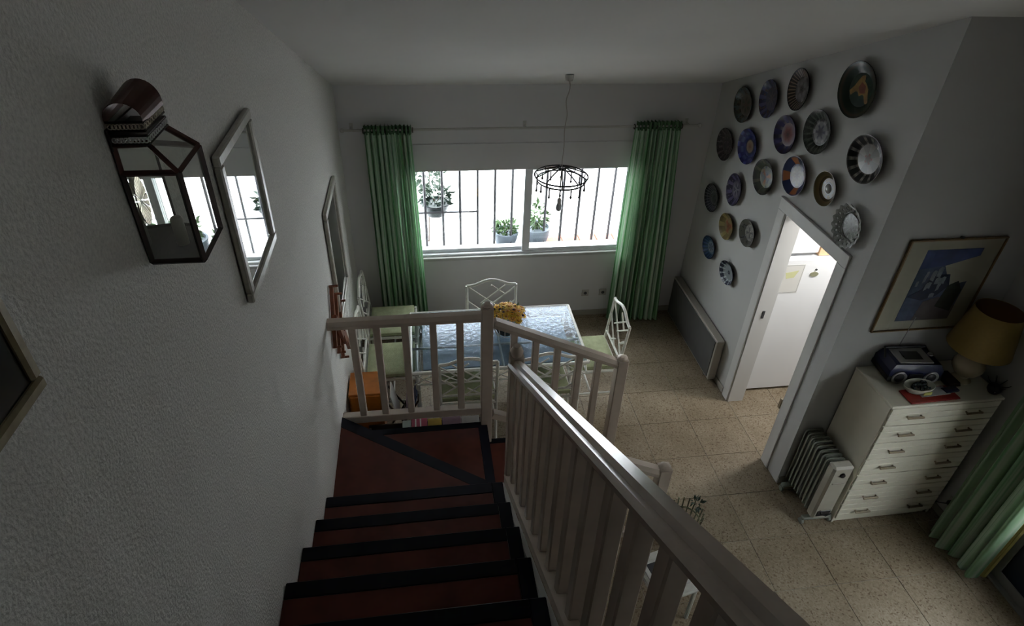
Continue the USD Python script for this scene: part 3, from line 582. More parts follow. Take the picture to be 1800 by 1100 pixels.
def chair(label, loc, rz):
    t = thing('dining_chair', label, 'chair', loc, rz, 'white bamboo-style dining chairs')
    W, D, SH, BH = .235, .225, .445, .90
    def bk(x, z): return (x, D+.045*max(0, (z-SH)/(BH-SH)), z)             # back leans a little
    for sx in (-1, 1):
        part('leg', cat([bar((sx*W, -D, 0), (sx*W, -D, SH), .015), ring((sx*W, -D, .2), .015, .004, 10, 4)]), 'bamboo_white', t)
        part('leg', cat([tube([(sx*W, D+.02, 0), (sx*W, D, SH*.6), bk(sx*W, SH), bk(sx*W, BH)], .014, 8)]), 'bamboo_white', t)
    part('seat_frame', cat([bar((-W, -D, SH-.02), (W, -D, SH-.02), .014), bar((-W, D, SH-.02), (W, D, SH-.02), .014), bar((-W, -D, SH-.02), (-W, D, SH-.02), .014), bar((W, -D, SH-.02), (W, D, SH-.02), .014)]), 'bamboo_white', t)
    cu = hull([(sx*(W-.005-a), sy*(D-.012-a), z) for sx in (-1, 1) for sy in (-1, 1) for a, z in ((.012, SH-.012), (0, SH+.006), (.004, SH+.030), (.030, SH+.046))])
    part('seat_cushion', cu, 'cushion_sage', t, smooth=35, label='sage green seat cushion')
    part('stretcher', cat([bar((-W, -D, .16), (-W, D+.01, .16), .010), bar((W, -D, .16), (W, D+.01, .16), .010), bar((-W, 0, .16), (W, 0, .16), .010)]), 'bamboo_white', t)
    arch = [bk(x, BH+.055*max(0, math.cos(x/W*math.pi*.66))**1.2) for x in np.linspace(-W, W, 13)]
    part('crest_rail', tube(arch, .014, 8), 'bamboo_white', t); part('lower_rail', bar(bk(-W, .53), bk(W, .53), .011), 'bamboo_white', t)
    L, H0, H1 = W, .53, BH; q = lambda u, v: bk(-L+2*L*u, H1-(H1-H0)*v)
    lat = [(0, 0, 1, 1), (.5, 0, .78, .28), (.78, .02, .28, .52), (1, .06, .5, .56), (0, .42, .55, 1.0), (1, .45, .72, .74), (.28, 1.0, .52, .78), (.72, .74, .9, .5), (.0, .84, .14, 1.0)]
    for a, b, c, d in lat: part('lattice_bar', bar(q(a, b), q(c, d), .0078, 6), 'bamboo_white', t)
    return t
ch0 = chair('white lattice-back dining chair on the window side of the glass table', (.60, 4.69, 0), 0)
def chair_copy(label, loc, rz):
    x, was = dup(ch0, label, loc, rz); p = x.GetPrim()
    p.GetReferences().AddInternalReference(ch0.GetPath()); p.SetInstanceable(True)
    tag(p, label, was['category'], was['group']); return p
chair_copy('white lattice-back dining chair at the right end of the table, standing free on the tiles', (1.455, 4.40, 0), -90)
chair_copy('white lattice-back chair on the near side of the table, left of the railing corner post', (.29, 4.10, 0), 180)
chair_copy('white lattice-back chair on the near side of the table, right of the railing corner post', (.945, 4.10, 0), 180)
chair_copy('white lattice-back dining chair in the corner below the left curtain', (-.36, 5.08, 0), 90)
chair_copy('white lattice-back dining chair at the left end of the table under the wall mirror', (-.36, 4.48, 0), 90)

# flowers on the table
fb = thing('flower_bowl', 'dark pot of yellow and orange daisies in a white wire holder on the table', 'flowers', (.675, 4.44, TZ+.001))
part('pot', lathe([(0, 0), (.075, 0), (.105, .06), (.12, .125), (.126, .13), (.118, .135), (.105, .12), (0, .11)], 30), 'pot_dark', fb, smooth=35)
part('wire_holder', cat([ring((0, 0, .10), .128, .004, 30, 5), ring((0, 0, .006), .10, .004, 30, 5)]+[bar((.10*math.cos(a), .10*math.sin(a), .006), (.128*math.cos(a), .128*math.sin(a), .10), .003, 5) for a in np.linspace(0, 2*np.pi, 14, endpoint=False)]), 'bamboo_white', fb)
part('foliage', leaf_cloud((0, 0, .185), (.14, .12, .05), 110, .06, 21), 'leaf_green', fb, kind='stuff')
frr = np.random.default_rng(5)
def daisy(m):
    ps = []
    for k in range(13):
        a = 2*math.pi*k/13; c, s = math.cos(a), math.sin(a); u = np.array([c, s, 0]); w = np.array([-s, c, 0])
        ps.append(hull([u*.006, u*.020+w*.0055+[0, 0, .003], u*.020-w*.0055+[0, 0, .003], u*.034+[0, 0, .001], u*.018+[0, 0, .0055]]))
    return cat(ps)
dz = daisy(0)
for k in range(34):
    a = k*2.4; rr = .150*math.sqrt((k+.5)/34); n = np.array([math.cos(a)*rr*3.2, math.sin(a)*rr*3.2, 1]); n /= np.linalg.norm(n)
    T = trimesh.geometry.align_vectors([0, 0, 1], n); T[:3, 3] = (math.cos(a)*rr*1.12, math.sin(a)*rr*.95, .262-rr*rr*3.2+frr.uniform(-.012, .012))
    sc_ = frr.uniform(1.1, 1.5); S = np.diag([sc_, sc_, sc_, 1])
    o = part('flower_head', xf(dz, T@S), 'petal_yellow' if frr.random() < .8 else 'petal_orange', fb)
    part('flower_eye', xf(lathe([(0, .002), (.0095, .003), (.007, .0085), (0, .0105)], 12), T@S), 'flower_eye' if frr.random() < .18 else 'petal_orange', o, smooth=True)

# things on the floor behind the landing railing
ob = thing('drawer_box', 'small orange wooden two-drawer box on the floor by the left wall behind the railing', 'drawer box', (-.70, 3.93, 0))
part('carcass', cbox((0, .012, 0), (.27, .30, .545), .004), 'wood_orange', ob)
for z0, z1 in ((.03, .275), (.285, .53)):
    d = part('drawer', cbox((.012, -.006, z0), (.258, .012, z1), .004), 'wood_orange', ob); part('knob', tr(rot(lathe([(0, 0), (.009, 0), (.013, .012), (0, .018)], 14), 90, [1, 0, 0]), (.135, -.006, (z0+z1)/2)), 'wood_dark', d, smooth=40)
mr = thing('magazine_rack', 'dark wire magazine rack with crossed legs behind the landing railing', 'magazine rack', (-.26, 4.02, 0))
for yy in (-.11, .11):
    part('side_frame', cat([bar((-.12, yy, 0), (.13, yy, .46), .009), bar((.12, yy, 0), (-.13, yy, .46), .009)]), 'wood_dark', mr)
part('rod', cat([bar((x, -.11, z), (x, .11, z), .006) for x, z in ((-.13, .46), (.13, .46), (-.12, 0.01), (.12, 0.01), (0, .23))]), 'wood_dark', mr)
for k, (m, lab, x, tilt) in enumerate((('paint_blue', 'blue-covered magazine standing in the wire rack', .055, 14), ('paper_white', 'white-covered magazine standing in the wire rack', -.045, -12), ('paint_mauve', 'mauve-covered magazine standing in the wire rack', .02, 5))):
    mm = rot(cbox((-.006, -.10, .0), (.006, .10, .27), .002), tilt, [0, 1, 0]); solo('magazine', tr(mm, (-.26+x, 4.02, .245)), m, lab, 'magazine', 'magazines in the rack')
sh = thing('low_shelf', 'low dark wooden shelf on the floor just beyond the stair landing', 'shelf', (-.55, 3.705, 0))
part('board', cbox((0, 0, .0), (.95, .125, .02), .003), 'wood_dark', sh); part('board', cbox((0, .113, .0), (.95, .125, .30), .003), 'wood_dark', sh)
for x in (0, .93): part('side_panel', cbox((x, 0, .02), (x+.02, .113, .28), .003), 'wood_dark', sh)
bx = -.27
for m, lab, w, h in (('paint_mint', 'pale mint box on the low shelf beyond the landing', .075, .30), ('paint_pink', 'pink box with white stripes on the low shelf beyond the landing', .135, .31), ('paint_yellow', 'yellow box on the low shelf beyond the landing', .12, .30), ('paint_mauve', 'mauve box on the low shelf beyond the landing', .16, .305), ('paper_grey', 'grey box on the low shelf at the foot of the corner post', .155, .30)):
    t = thing('storage_box', lab, 'box', (bx, 3.710, .021), 0, 'boxes on the low shelf'); part('body', cbox((0, 0, 0), (w-.006, .098, h), .005), m, t); part('lid', cbox((-.001, -.003, h), (w-.005, .101, h+.022), .004), m, t)
    if m == 'paint_pink': part('stripe', cat([cbox((.028+.04*k, -.002, .01), (.040+.04*k, 0.001, h-.01), .0005) for k in range(2)]+[cbox((.028+.04*k, -.005, h+.002), (.040+.04*k, .10, h+.0225), .0005) for k in range(2)]), 'paper_white', t)
    bx += w

# ============================================================ PLATES on the kitchen wall
K = (0.012, 0.012, 0.014); Wt = (0.34, 0.33, 0.31); Bl = (0.03, 0.04, 0.17); Db = (0.02, 0.022, 0.06)
PL = [  # y, z, ry, rz, label, rim(stops, n, stops2, thr, fleck), well(stops, n, stops2, thr, fleck)
 (5.099, 2.534, .158, .147, 'brown and teal patterned plate, leftmost of the top row by the ceiling', ([(0, (.07, .075, .06)), (.7, (.10, .08, .055)), (.88, (.04, .06, .055)), (.97, (.06, .045, .03))], 9, [(0, (.13, .10, .07)), (.9, (.035, .055, .06))], .2, ((.03, .025, .02), 40, .56)), ([(0, (.16, .12, .10)), (.5, (.06, .07, .05)), (.9, (.14, .12, .10))], 6, [(0, (.09, .05, .04)), (1, (.11, .10, .08))], 0, None)),
 (4.724, 2.697, .135, .148, 'dusky blue and grey plate, second in the top row by the ceiling', ([(0, (.05, .06, .10)), (.6, (.07, .085, .15)), (.8, (.035, .04, .09)), (.96, (.05, .045, .06))], 12, [(0, (.11, .10, .12)), (1, (.045, .05, .12))], .1, ((.10, .07, .06), 36, .6)), ([(0, (.08, .06, .06)), (.6, (.06, .06, .09)), (1, (.09, .08, .09))], 8, [(0, (.10, .09, .09)), (1, (.05, .045, .07))], 0, None)),
 (4.354, 2.876, .135, .150, 'black plate with fine radiating spokes and a pale centre, third in the top row', ([(0, (.08, .07, .065)), (.62, (.03, .028, .026)), (.9, (.05, .042, .036)), (.97, K)], 30, [(0, (.10, .085, .07)), (.9, (.14, .10, .075)), (.97, K)], .35, None), ([(0, K), (.2, (.06, .05, .05)), (.45, (.20, .19, .19)), (.8, (.12, .11, .11)), (1, (.03, .03, .03))], 5, [(0, (.05, .045, .045)), (1, (.14, .13, .13))], .5, None)),
 (3.726, 3.053, .185, .172, 'largest plate, dark green glaze with an ochre and brown figure, nearest the ceiling', ([(0, (.006, .022, .014)), (.8, (.005, .018, .012)), (.9, (.05, .035, .02)), (.95, (.008, .02, .014)), (1, (.03, .02, .012))], 0, None, 0, None), ([(0, (.006, .028, .016)), (1, (.005, .02, .013))], 0, None, 0, ((.010, .035, .022), 18, .6))),
 (5.255, 2.125, .155, .146, 'dull plum-brown plate, leftmost of the second row', ([(0, (.06, .05, .055)), (.7, (.075, .055, .06)), (.93, (.04, .035, .04)), (1, (.05, .04, .035))], 14, [(0, (.05, .045, .05)), (1, (.09, .07, .075))], .3, ((.04, .03, .035), 44, .55)), ([(0, (.08, .06, .07)), (.6, (.05, .045, .05)), (1, (.08, .065, .06))], 0, None, 0, ((.11, .09, .09), 50, .6))),
 (4.858, 2.254, .162, .147, 'cobalt blue plate with a small cream centre in the second row', ([(0, Bl), (.62, (.03, .035, .13)), (.72, (.08, .10, .22)), (.85, (.025, .025, .12)), (1, (.02, .018, .07))], 8, [(0, (.05, .07, .19)), (.8, (.015, .014, .07)), (1, (.05, .06, .20))], .3, None), ([(0, (.16, .07, .04)), (.25, (.26, .18, .11)), (.55, (.28, .22, .15)), (.66, Db), (1, Bl)], 6, [(0, (.17, .06, .03)), (.5, (.22, .17, .12)), (.66, Db), (1, (.05, .06, .18))], .4, None)),
 (4.362, 2.535, .152, .143, 'plate with dark blue petals around a dull red centre, second row', ([(0, (.22, .20, .24)), (.60, (.20, .18, .22)), (.75, (.05, .045, .10)), (.96, (.03, .025, .05))], 10, [(0, (.03, .03, .10)), (.9, (.022, .02, .07)), (1, (.03, .025, .05))], -.2, None), ([(0, (.03, .012, .010)), (.3, (.12, .03, .03)), (.55, (.21, .10, .09)), (.9, (.23, .19, .22))], 6, [(0, (.03, .02, .02)), (.5, (.13, .04, .04)), (1, (.20, .16, .18))], .3, None)),
 (3.985, 2.687, .160, .152, 'dark green-black plate with a white flower centre, right end of the second row', ([(0, (.035, .04, .034)), (.66, (.026, .032, .026)), (.88, (.045, .05, .042)), (.93, (.02, .022, .02)), (1, (.03, .03, .026))], 18, [(0, (.03, .036, .03)), (.8, (.075, .085, .07)), (.9, (.03, .032, .028)), (1, (.03, .03, .026))], .5, ((.07, .08, .065), 50, .6)), ([(0, K), (.25, (.05, .05, .06)), (.42, (.19, .19, .20)), (.75, (.22, .22, .22)), (.85, (.03, .03, .03)), (1, (.05, .055, .05))], 6, [(0, K), (.5, (.04, .04, .06)), (.72, (.26, .26, .26)), (1, (.04, .045, .04))], .35, None)),
 (3.431, 2.708, .170, .150, 'big plate with black and white scrolled rim and pale centre with a red flower', ([(0, (.20, .19, .17)), (.58, (.22, .20, .18)), (.66, K), (.94, (.014, .014, .016)), (.97, (.10, .09, .08))], 13, [(0, (.24, .22, .20)), (.62, (.20, .18, .16)), (.7, (.05, .05, .05)), (.82, (.17, .16, .14)), (.92, (.03, .03, .03)), (1, (.09, .08, .07))], .45, None), ([(0, (.07, .03, .015)), (.22, (.09, .05, .03)), (.3, (.17, .155, .135)), (.9, (.19, .175, .155))], 5, [(0, (.05, .03, .012)), (.34, (.13, .04, .03)), (.4, (.17, .16, .14)), (1, (.20, .18, .16))], .2, None)),
 (4.492, 2.132, .158, .143, 'grey-green plate painted with an orange patch, third row left', ([(0, (.12, .13, .10)), (.7, (.10, .11, .085)), (.85, (.05, .055, .045)), (.96, (.03, .028, .03))], 7, [(0, (.20, .08, .035)), (.72, (.10, .10, .07)), (1, (.035, .03, .03))], .72, ((.06, .07, .05), 30, .58)), ([(0, (.05, .05, .08)), (.4, (.12, .13, .14)), (.8, (.13, .14, .10))], 3, [(0, (.22, .06, .03)), (.6, (.20, .09, .04)), (1, (.10, .12, .06))], .55, ((.03, .03, .05), 36, .62))),
 (4.092, 2.313, .158, .146, 'plate with bold blue and orange rim panels and a white centre, right above the doorway', ([(0, (.05, .06, .16)), (.62, (.03, .05, .14)), (.95, (.02, .03, .09)), (1, K)], 4, [(0, (.26, .11, .05)), (.9, (.23, .08, .03)), (.96, (.03, .04, .08)), (1, K)], .35, None), ([(0, (.10, .09, .12)), (.3, (.22, .21, .21)), (.45, (.22, .21, .20)), (.8, (.24, .23, .22)), (.92, Db)], 7, [(0, (.06, .05, .05)), (.4, (.15, .12, .12)), (.5, (.22, .21, .20)), (1, (.06, .06, .12))], .3, None)),
 (3.701, 2.385, .126, .119, 'brassy gold plate with shiny raised rings over the doorway', ([(0, (.12, .09, .03)), (.66, (.10, .07, .022)), (.7, (.03, .02, .01)), (.75, (.14, .10, .04)), (.92, (.08, .06, .02)), (1, (.12, .09, .03))], 0, None, 0, None), ([(0, (.12, .12, .12)), (.55, (.14, .135, .13)), (.62, (.05, .02, .015)), (.72, (.16, .12, .05)), (.9, (.08, .05, .02))], 0, None, 0, ((.10, .10, .10), 26, .58))),
 (5.265, 1.587, .150, .134, 'slate blue plate with thin pale rings, leftmost of the lower group', ([(0, (.05, .05, .07)), (.62, (.14, .14, .16)), (.68, (.045, .045, .065)), (.78, (.10, .10, .13)), (.84, (.04, .04, .06)), (.95, K)], 24, [(0, (.06, .06, .08)), (.8, (.12, .12, .14)), (1, K)], .6, None), ([(0, (.05, .055, .06)), (.6, (.09, .10, .10)), (.8, (.16, .16, .17)), (.9, (.04, .04, .06))], 0, None, 0, ((.05, .05, .05), 40, .6))),
 (4.895, 1.839, .134, .147, 'purple-blue plate with speckled petals beside the slate blue one', ([(0, (.06, .055, .10)), (.7, (.045, .04, .085)), (.95, (.035, .03, .06))], 9, [(0, (.11, .10, .14)), (.8, (.07, .06, .12)), (1, (.035, .03, .06))], .3, ((.12, .11, .14), 40, .62)), ([(0, (.18, .17, .19)), (.3, (.05, .045, .08)), (.7, (.12, .11, .14)), (1, (.05, .045, .08))], 5, [(0, (.20, .19, .2)), (1, (.06, .05, .09))], .4, None)),
 (3.363, 2.270, .146, .145, 'grey openwork plate with a lacy scalloped edge at the doorway corner', None, ([(0, (.20, .21, .19)), (.8, (.17, .18, .16)), (1, (.22, .23, .21))], 12, [(0, (.14, .15, .13)), (1, (.24, .25, .23))], .5, ((.10, .10, .09), 60, .6))),
 (4.867, 1.483, .136, .121, 'yellow ochre plate in the lower group', ([(0, (.17, .13, .05)), (.7, (.20, .16, .07)), (.85, (.13, .10, .04)), (1, (.15, .11, .045))], 6, [(0, (.22, .19, .09)), (1, (.16, .13, .05))], .3, None), ([(0, (.12, .04, .02)), (.35, (.16, .07, .03)), (.6, (.22, .18, .09)), (1, (.17, .13, .06))], 3, [(0, (.14, .04, .02)), (.7, (.18, .07, .035)), (1, (.20, .16, .08))], .3, None)),
 (4.498, 1.611, .134, .118, 'grey-brown speckled plate beside the yellow ochre one', ([(0, (.13, .13, .11)), (.8, (.10, .10, .085)), (1, (.08, .08, .065))], 5, [(0, (.035, .035, .04)), (.8, (.06, .06, .06)), (1, (.08, .08, .065))], .65, ((.04, .04, .035), 34, .6)), ([(0, (.12, .12, .10)), (.6, (.16, .16, .14)), (1, (.09, .09, .08))], 4, [(0, (.03, .03, .03)), (.6, (.05, .05, .05)), (1, (.13, .13, .11))], .4, ((.22, .22, .20), 44, .66))),
 (5.090, 1.137, .135, .111, 'small blue plate with a pale blue centre, lowest on the left', ([(0, (.05, .09, .14)), (.6, (.035, .08, .12)), (.85, (.02, .05, .09)), (1, (.015, .02, .05))], 16, [(0, (.04, .08, .13)), (.8, (.03, .055, .12)), (1, (.015, .02, .06))], .3, None), ([(0, (.10, .13, .17)), (.5, (.07, .09, .12)), (.7, (.22, .25, .28)), (.85, (.05, .10, .15))], 6, [(0, (.05, .06, .10)), (.6, (.16, .18, .21)), (1, (.04, .08, .13))], .3, None)),
 (4.650, 1.112, .140, .106, 'white plate with a notched dark blue rim, lowest of all above the heater', ([(0, (.27, .30, .31)), (.70, (.27, .30, .31)), (.74, (.03, .035, .06)), (.98, (.02, .025, .045))], 12, [(0, (.27, .30, .31)), (.74, (.25, .28, .29)), (.8, (.05, .06, .08)), (.9, (.22, .25, .26)), (1, (.03, .03, .05))], .5, None), ([(0, (.24, .27, .28)), (.12, (.05, .06, .08)), (.24, (.05, .06, .08)), (.3, (.27, .30, .31)), (1, (.28, .31, .32))], 0, None, 0, None)),
]
for i, (py, pz, ry, rz_, label, rim, well) in enumerate(PL):
    Rr = .145; dep = .040
    # local x -> +y (world), local y -> +z, local z -> -x (out of the wall): right-handed
    M = np.eye(4); M[:3, 0] = np.array([0, -1, 0])*(ry/Rr); M[:3, 1] = np.array([0, 0, 1])*(rz_/Rr); M[:3, 2] = (-1, 0, 0); M[:3, 3] = (XK-.001, py, pz)
    t = thing('wall_plate', label, 'plate', M=M, group='painted plates on the kitchen wall')
    wr = .60
    br = lambda st, k: [(a, tuple(min(.6, c*k) for c in col)) for a, col in st]
    if rim: rim = (br(rim[0], .8), rim[1], rim[2] and br(rim[2], 1.45), rim[3], rim[4])
    well = (br(well[0], .85), well[1], well[2] and br(well[2], 1.15), well[3], well[4])
    if rim is None:                                                     # openwork dish
        sc_ = Polygon([((Rr+.006*math.cos(18*a))*math.cos(a), (Rr+.006*math.cos(18*a))*math.sin(a)) for a in np.linspace(0, 2*np.pi, 216, endpoint=False)])
        pg = sc_.difference(Point(0, 0).buffer(Rr*wr-.002))
        for k in range(18):
            a = 2*math.pi*k/18
            for rr, h in ((.118, .0085), (.099, .005)): pg = pg.difference(Point(rr*math.cos(a+(0 if rr > .11 else .17)), rr*math.sin(a+(0 if rr > .11 else .17))).buffer(h, 5))
        me = prism(pg, .0045); v = me.vertices; rr = np.hypot(v[:, 0], v[:, 1]); v[:, 2] += .010+np.clip((rr-Rr*wr)/(Rr*(1-wr)), 0, 1.1)**.8*(dep-.012); me.vertices = v
        part('openwork_rim', me, plate_mat('glaze_%02d_rim' % i, Rr, [(0, (.18, .19, .17)), (1, (.20, .21, .19))], 18, [(0, (.13, .14, .12)), (1, (.25, .26, .24))], 0.3), t, label='pierced scalloped rim')
    else:
        prof = [(Rr*wr, .007), (Rr*.70, .015), (Rr*.80, .026), (Rr*.97, dep), (Rr, dep), (Rr, dep-.004), (Rr*.82, .020), (Rr*.70, .008), (Rr*.62, .0), (Rr*wr, 0), (Rr*wr, .007)]
        part('rim', lathe(prof, 48), plate_mat('glaze_%02d_rim' % i, Rr, *rim[:1], n=rim[1], stops2=rim[2], thr=rim[3], fleck=rim[4]), t, smooth=40)
    part('well', lathe([(0, .0095), (Rr*.35, .0088), (Rr*wr+.001, .0072), (Rr*wr+.001, .001), (0, .001)], 40), plate_mat('glaze_%02d_well' % i, Rr*wr, *well[:1], n=well[1], stops2=well[2], thr=well[3], fleck=well[4]), t, smooth=40)
    if i == 3:
        plain('glaze_ochre', (.20, .115, .028), .35, var=.35, vscale=30, spec=.25); plain('glaze_russet', (.13, .028, .012), .35, var=.3, vscale=30, spec=.25)
        fig = Polygon([(-.070, -.030), (-.045, .000), (-.030, .030), (-.012, .060), (.004, .066), (.010, .040), (.030, .030), (.052, .012), (.060, -.012), (.078, -.050), (.066, -.052), (.044, -.020), (.024, -.016), (.006, -.030), (-.012, -.012), (-.034, -.016), (-.060, -.042)]).buffer(.006)
        part('painted_figure', tr(prism(fig, .0006), (0, .005, .0096)), 'glaze_ochre', t, label='ochre painted figure'); part('painted_figure', tr(prism(Polygon([(0, .03), (.03, .02), (.036, -.008), (.008, -.016), (-.010, .004)]).buffer(.005), .0006), (0, .005, .0103)), 'glaze_russet', t, label='russet painted patch')
    if i == 11: part('boss', lathe([(0, .024), (.02, .022), (.036, .014), (.042, .008), (.0, .008)], 32), 'silver_plastic', t, smooth=50)

# ============================================================ KITCHEN
fr_ = thing('fridge', 'white fridge glimpsed through the kitchen doorway', 'fridge')
part('body', cbox((2.972, 4.26, .06), (3.57, 4.86, 1.495), .006), 'fridge_white', fr_); part('door', cbox((2.970, 4.205, .02), (3.572, 4.255, 1.50), .010), 'fridge_white', fr_); part('plinth', cbox((2.99, 4.28, 0), (3.55, 4.8, .06), .004), 'grey_frame', fr_)
part('handle', cbox((3.52, 4.165, .75), (3.545, 4.205, 1.15), .006), 'fridge_white', fr_)
pn = thing('paper_note', 'paper sheet with a coloured drawing stuck on the fridge door', 'paper', (3.008, 4.2035, 1.16))
part('sheet', cbox((0, -.0012, 0), (.214, 0, .29), .0004), 'paper_white', pn); part('border_line', frame_xz((.006, .006), (.208, .284), -.0018, -.0012, .004), 'paper_grey', pn)
part('print', tr(wall_xz(Polygon([(.05, .21), (.17, .23), (.14, .16), (.07, .15)]), -.0018, -.0012), (0, 0, 0)), 'print_pale', pn, label='pale yellow printed shape')
mg = thing('fridge_magnet', 'small dark leaf-shaped magnet on the fridge door', 'magnet', (3.33, 4.204, 1.345)); part('leaf_shape', wall_xz(affinity.scale(Point(0, 0).buffer(.032), 1.2, .7), -.006, 0), 'wicker', mg); part('stalk', wall_xz(affinity.translate(Point(0, 0).buffer(.009), .006, .045), -.006, 0), 'iron', mg)
wc = thing('wall_cupboard', 'white kitchen wall cupboard above the fridge', 'cupboard'); part('carcass', cbox((2.968, 4.27, 1.53), (3.335, 4.62, 2.15), .004), 'fridge_white', wc); part('door', cbox((2.968, 4.25, 1.532), (3.333, 4.268, 2.148), .004), 'fridge_white', wc)
ok = thing('food_box', 'orange carton standing on top of the fridge', 'box', (3.345, 4.25, 1.501)); part('carton', cbox((0, 0, 0), (.17, .10, .17), .003), 'orange_box', ok); part('flap', cbox((-.002, -.002, .168), (.172, .102, .174), .001), 'paper_white', ok)
kl = thing('kitchen_light', 'lit round ceiling light in the kitchen', 'ceiling light', (3.75, 3.75, 2.45)); part('base', lathe([(0, 0), (.19, 0), (.19, -.02), (0, -.02)], 30), 'white_metal', kl); emit('kitchen_glow', (1.0, .98, .95), 105.0); part('diffuser', lathe([(.0, -.075), (.10, -.065), (.155, -.04), (.165, -.02), (0, -.02)], 30), 'kitchen_glow', kl, smooth=40)

# ============================================================ ALONG THE KITCHEN WALL: panel heater
ht = thing('panel_heater', 'long low dark panel heater with a pale edge against the plate wall', 'heater')
HX, HY0, HY1, HZ = 2.715, 4.37, 5.56, .505
part('casing', cbox((HX, HY0, .03), (XK-.016, HY1, HZ), .006), 'heater_trim', ht); part('front_panel', cbox((HX-.006, HY0+.030, .05), (HX+.002, HY1-.02, HZ-.022), .003), 'heater_dark', ht)
for yy in (HY0+.12, HY1-.12): part('foot', cbox((HX+.01, yy-.02, 0), (XK-.02, yy+.02, .032), .004), 'heater_dark', ht)

# ============================================================ ALCOVE: chest of drawers and what stands on it
CX0, CX1, CY0, CY1, CZ = 3.055, 3.905, 2.672, 3.085, 1.265
cd = thing('chest_of_drawers', 'cream seven-drawer chest with slatted fronts below the framed print', 'chest of drawers')
part('side_panel', cbox((CX0, CY0, 0), (CX0+.02, CY1, CZ-.022), .003), 'chest_paint', cd); part('side_panel', cbox((CX1-.02, CY0, 0), (CX1, CY1, CZ-.022), .003), 'chest_paint', cd)
part('back_panel', box((CX0+.02, CY1-.012, .0), (CX1-.02, CY1, CZ-.022)), 'chest_paint', cd); part('top_board', cbox((CX0-.004, CY0-.012, CZ-.022), (CX1+.004, CY1, CZ), .004), 'chest_paint', cd)
part('plinth', cbox((CX0+.02, CY0+.012, 0), (CX1-.02, CY0+.03, .06), .002), 'chest_paint', cd); part('inner_carcass', box((CX0+.02, CY0+.02, .06), (CX1-.02, CY1-.012, CZ-.022)), 'wood_dark', cd)
dh = (CZ-.022-.055)/7
for k in range(7):
    z0 = .058+dh*k
    d = part('drawer_front', cat([cbox((CX0+.010, CY0-.012, z0+.004+j*(dh-.008)/3), (CX1-.010, CY0+.018, z0+.004+(j+1)*(dh-.008)/3-.0015), .0025) for j in range(3)]), 'chest_paint', cd)
    for xh in (CX0+.20, CX1-.20):
        zz = z0+dh*.52; part('handle', cat([bar((xh-.060, CY0-.034, zz), (xh+.060, CY0-.034, zz), .0085, 6), bar((xh-.052, CY0-.012, zz), (xh-.052, CY0-.034, zz), .006, 6), bar((xh+.052, CY0-.012, zz), (xh+.052, CY0-.034, zz), .006, 6)]), 'chest_handle', d)
# framed print on the alcove wall
pc = thing('framed_print', 'thin gold-framed blue village print with a wide cream mount above the chest', 'picture')
QX0, QX1, QZ0, QZ1 = 3.04, 3.73, 1.575, 2.305
for a, b, c, d in ((QX0, QZ1-.012, QX1, QZ1), (QX0, QZ0, QX1, QZ0+.012), (QX0, QZ0+.012, QX0+.012, QZ1-.012), (QX1-.012, QZ0+.012, QX1, QZ1-.012)): part('frame_rail', cbox((a, YA-.024, b), (c, YA-.003, d), .003), 'frame_gold_thin', pc)
part('mount', box((QX0+.008, YA-.012, QZ0+.008), (QX1-.008, YA-.006, QZ1-.008)), 'mount_card', pc)
IX0, IX1, IZ0, IZ1 = 3.19, 3.595, 1.66, 2.225
W_, H_ = IX1-IX0, IZ1-IZ0
def pat(name, poly, col, dz, m):
    return part(name, wall_xz(Polygon([(IX0+u*W_, IZ0+v*H_) for u, v in poly]), YA-.0128-dz, YA-.0122-dz), m, pc)
plain('print_sky', (.035, .055, .16), .7, var=.35, vscale=9); plain('print_sea', (.06, .085, .15), .7, var=.3, vscale=14); plain('print_shadow', (.012, .020, .055), .7, var=.3, vscale=20); plain('print_house', (.20, .23, .26), .7, var=.25, vscale=22); plain('print_ground', (.10, .085, .09), .7, var=.25, vscale=12); plain('print_trees', (.016, .024, .022), .8, var=.4, vscale=30)
pat('print_sheet', [(0, 0), (1, 0), (1, 1), (0, 1)], 0, 0, 'print_sea'); pat('print_sky', [(0, .74), (1, .84), (1, 1), (0, 1)], 0, .0006, 'print_sky'); pat('print_slope', [(.45, .78), (1, .90), (1, .55), (.7, .50)], 0, .0012, 'mount_card')
pat('print_houses', [(0, .36), (.22, .46), (.3, .66), (.62, .66), (.70, .5), (.55, .36), (.3, .3)], 0, .0018, 'print_shadow')
hrr = np.random.default_rng(12)
for k in range(13):
    u, v = hrr.uniform(.06, .52), hrr.uniform(.33, .66); w, h, s = hrr.uniform(.04, .09), hrr.uniform(.05, .12), hrr.uniform(-.03, .03)
    pat('print_house', [(u, v), (u+w, v+s), (u+w, v+h), (u+w*.4, v+h*1.15), (u, v+h*.9)], 0, .0024+.00005*k, 'print_house')
pat('print_ground', [(.3, 0), (1, 0), (1, .2), (.62, .34), (.36, .28)], 0, .0018, 'print_ground'); pat('print_trees', [(.62, .2), (.95, .12), (.98, .42), (.84, .56), (.68, .5)], 0, .0026, 'print_trees')
part('hanger', bar((3.39, YA-.006, QZ1+.004), (3.39, YA-.024, QZ1+.010), .009, 8), 'iron', pc); part('glazing', box((QX0+.010, YA-.0185, QZ0+.010), (QX1-.010, YA-.0175, QZ1-.010)), 'picture_glass', pc)

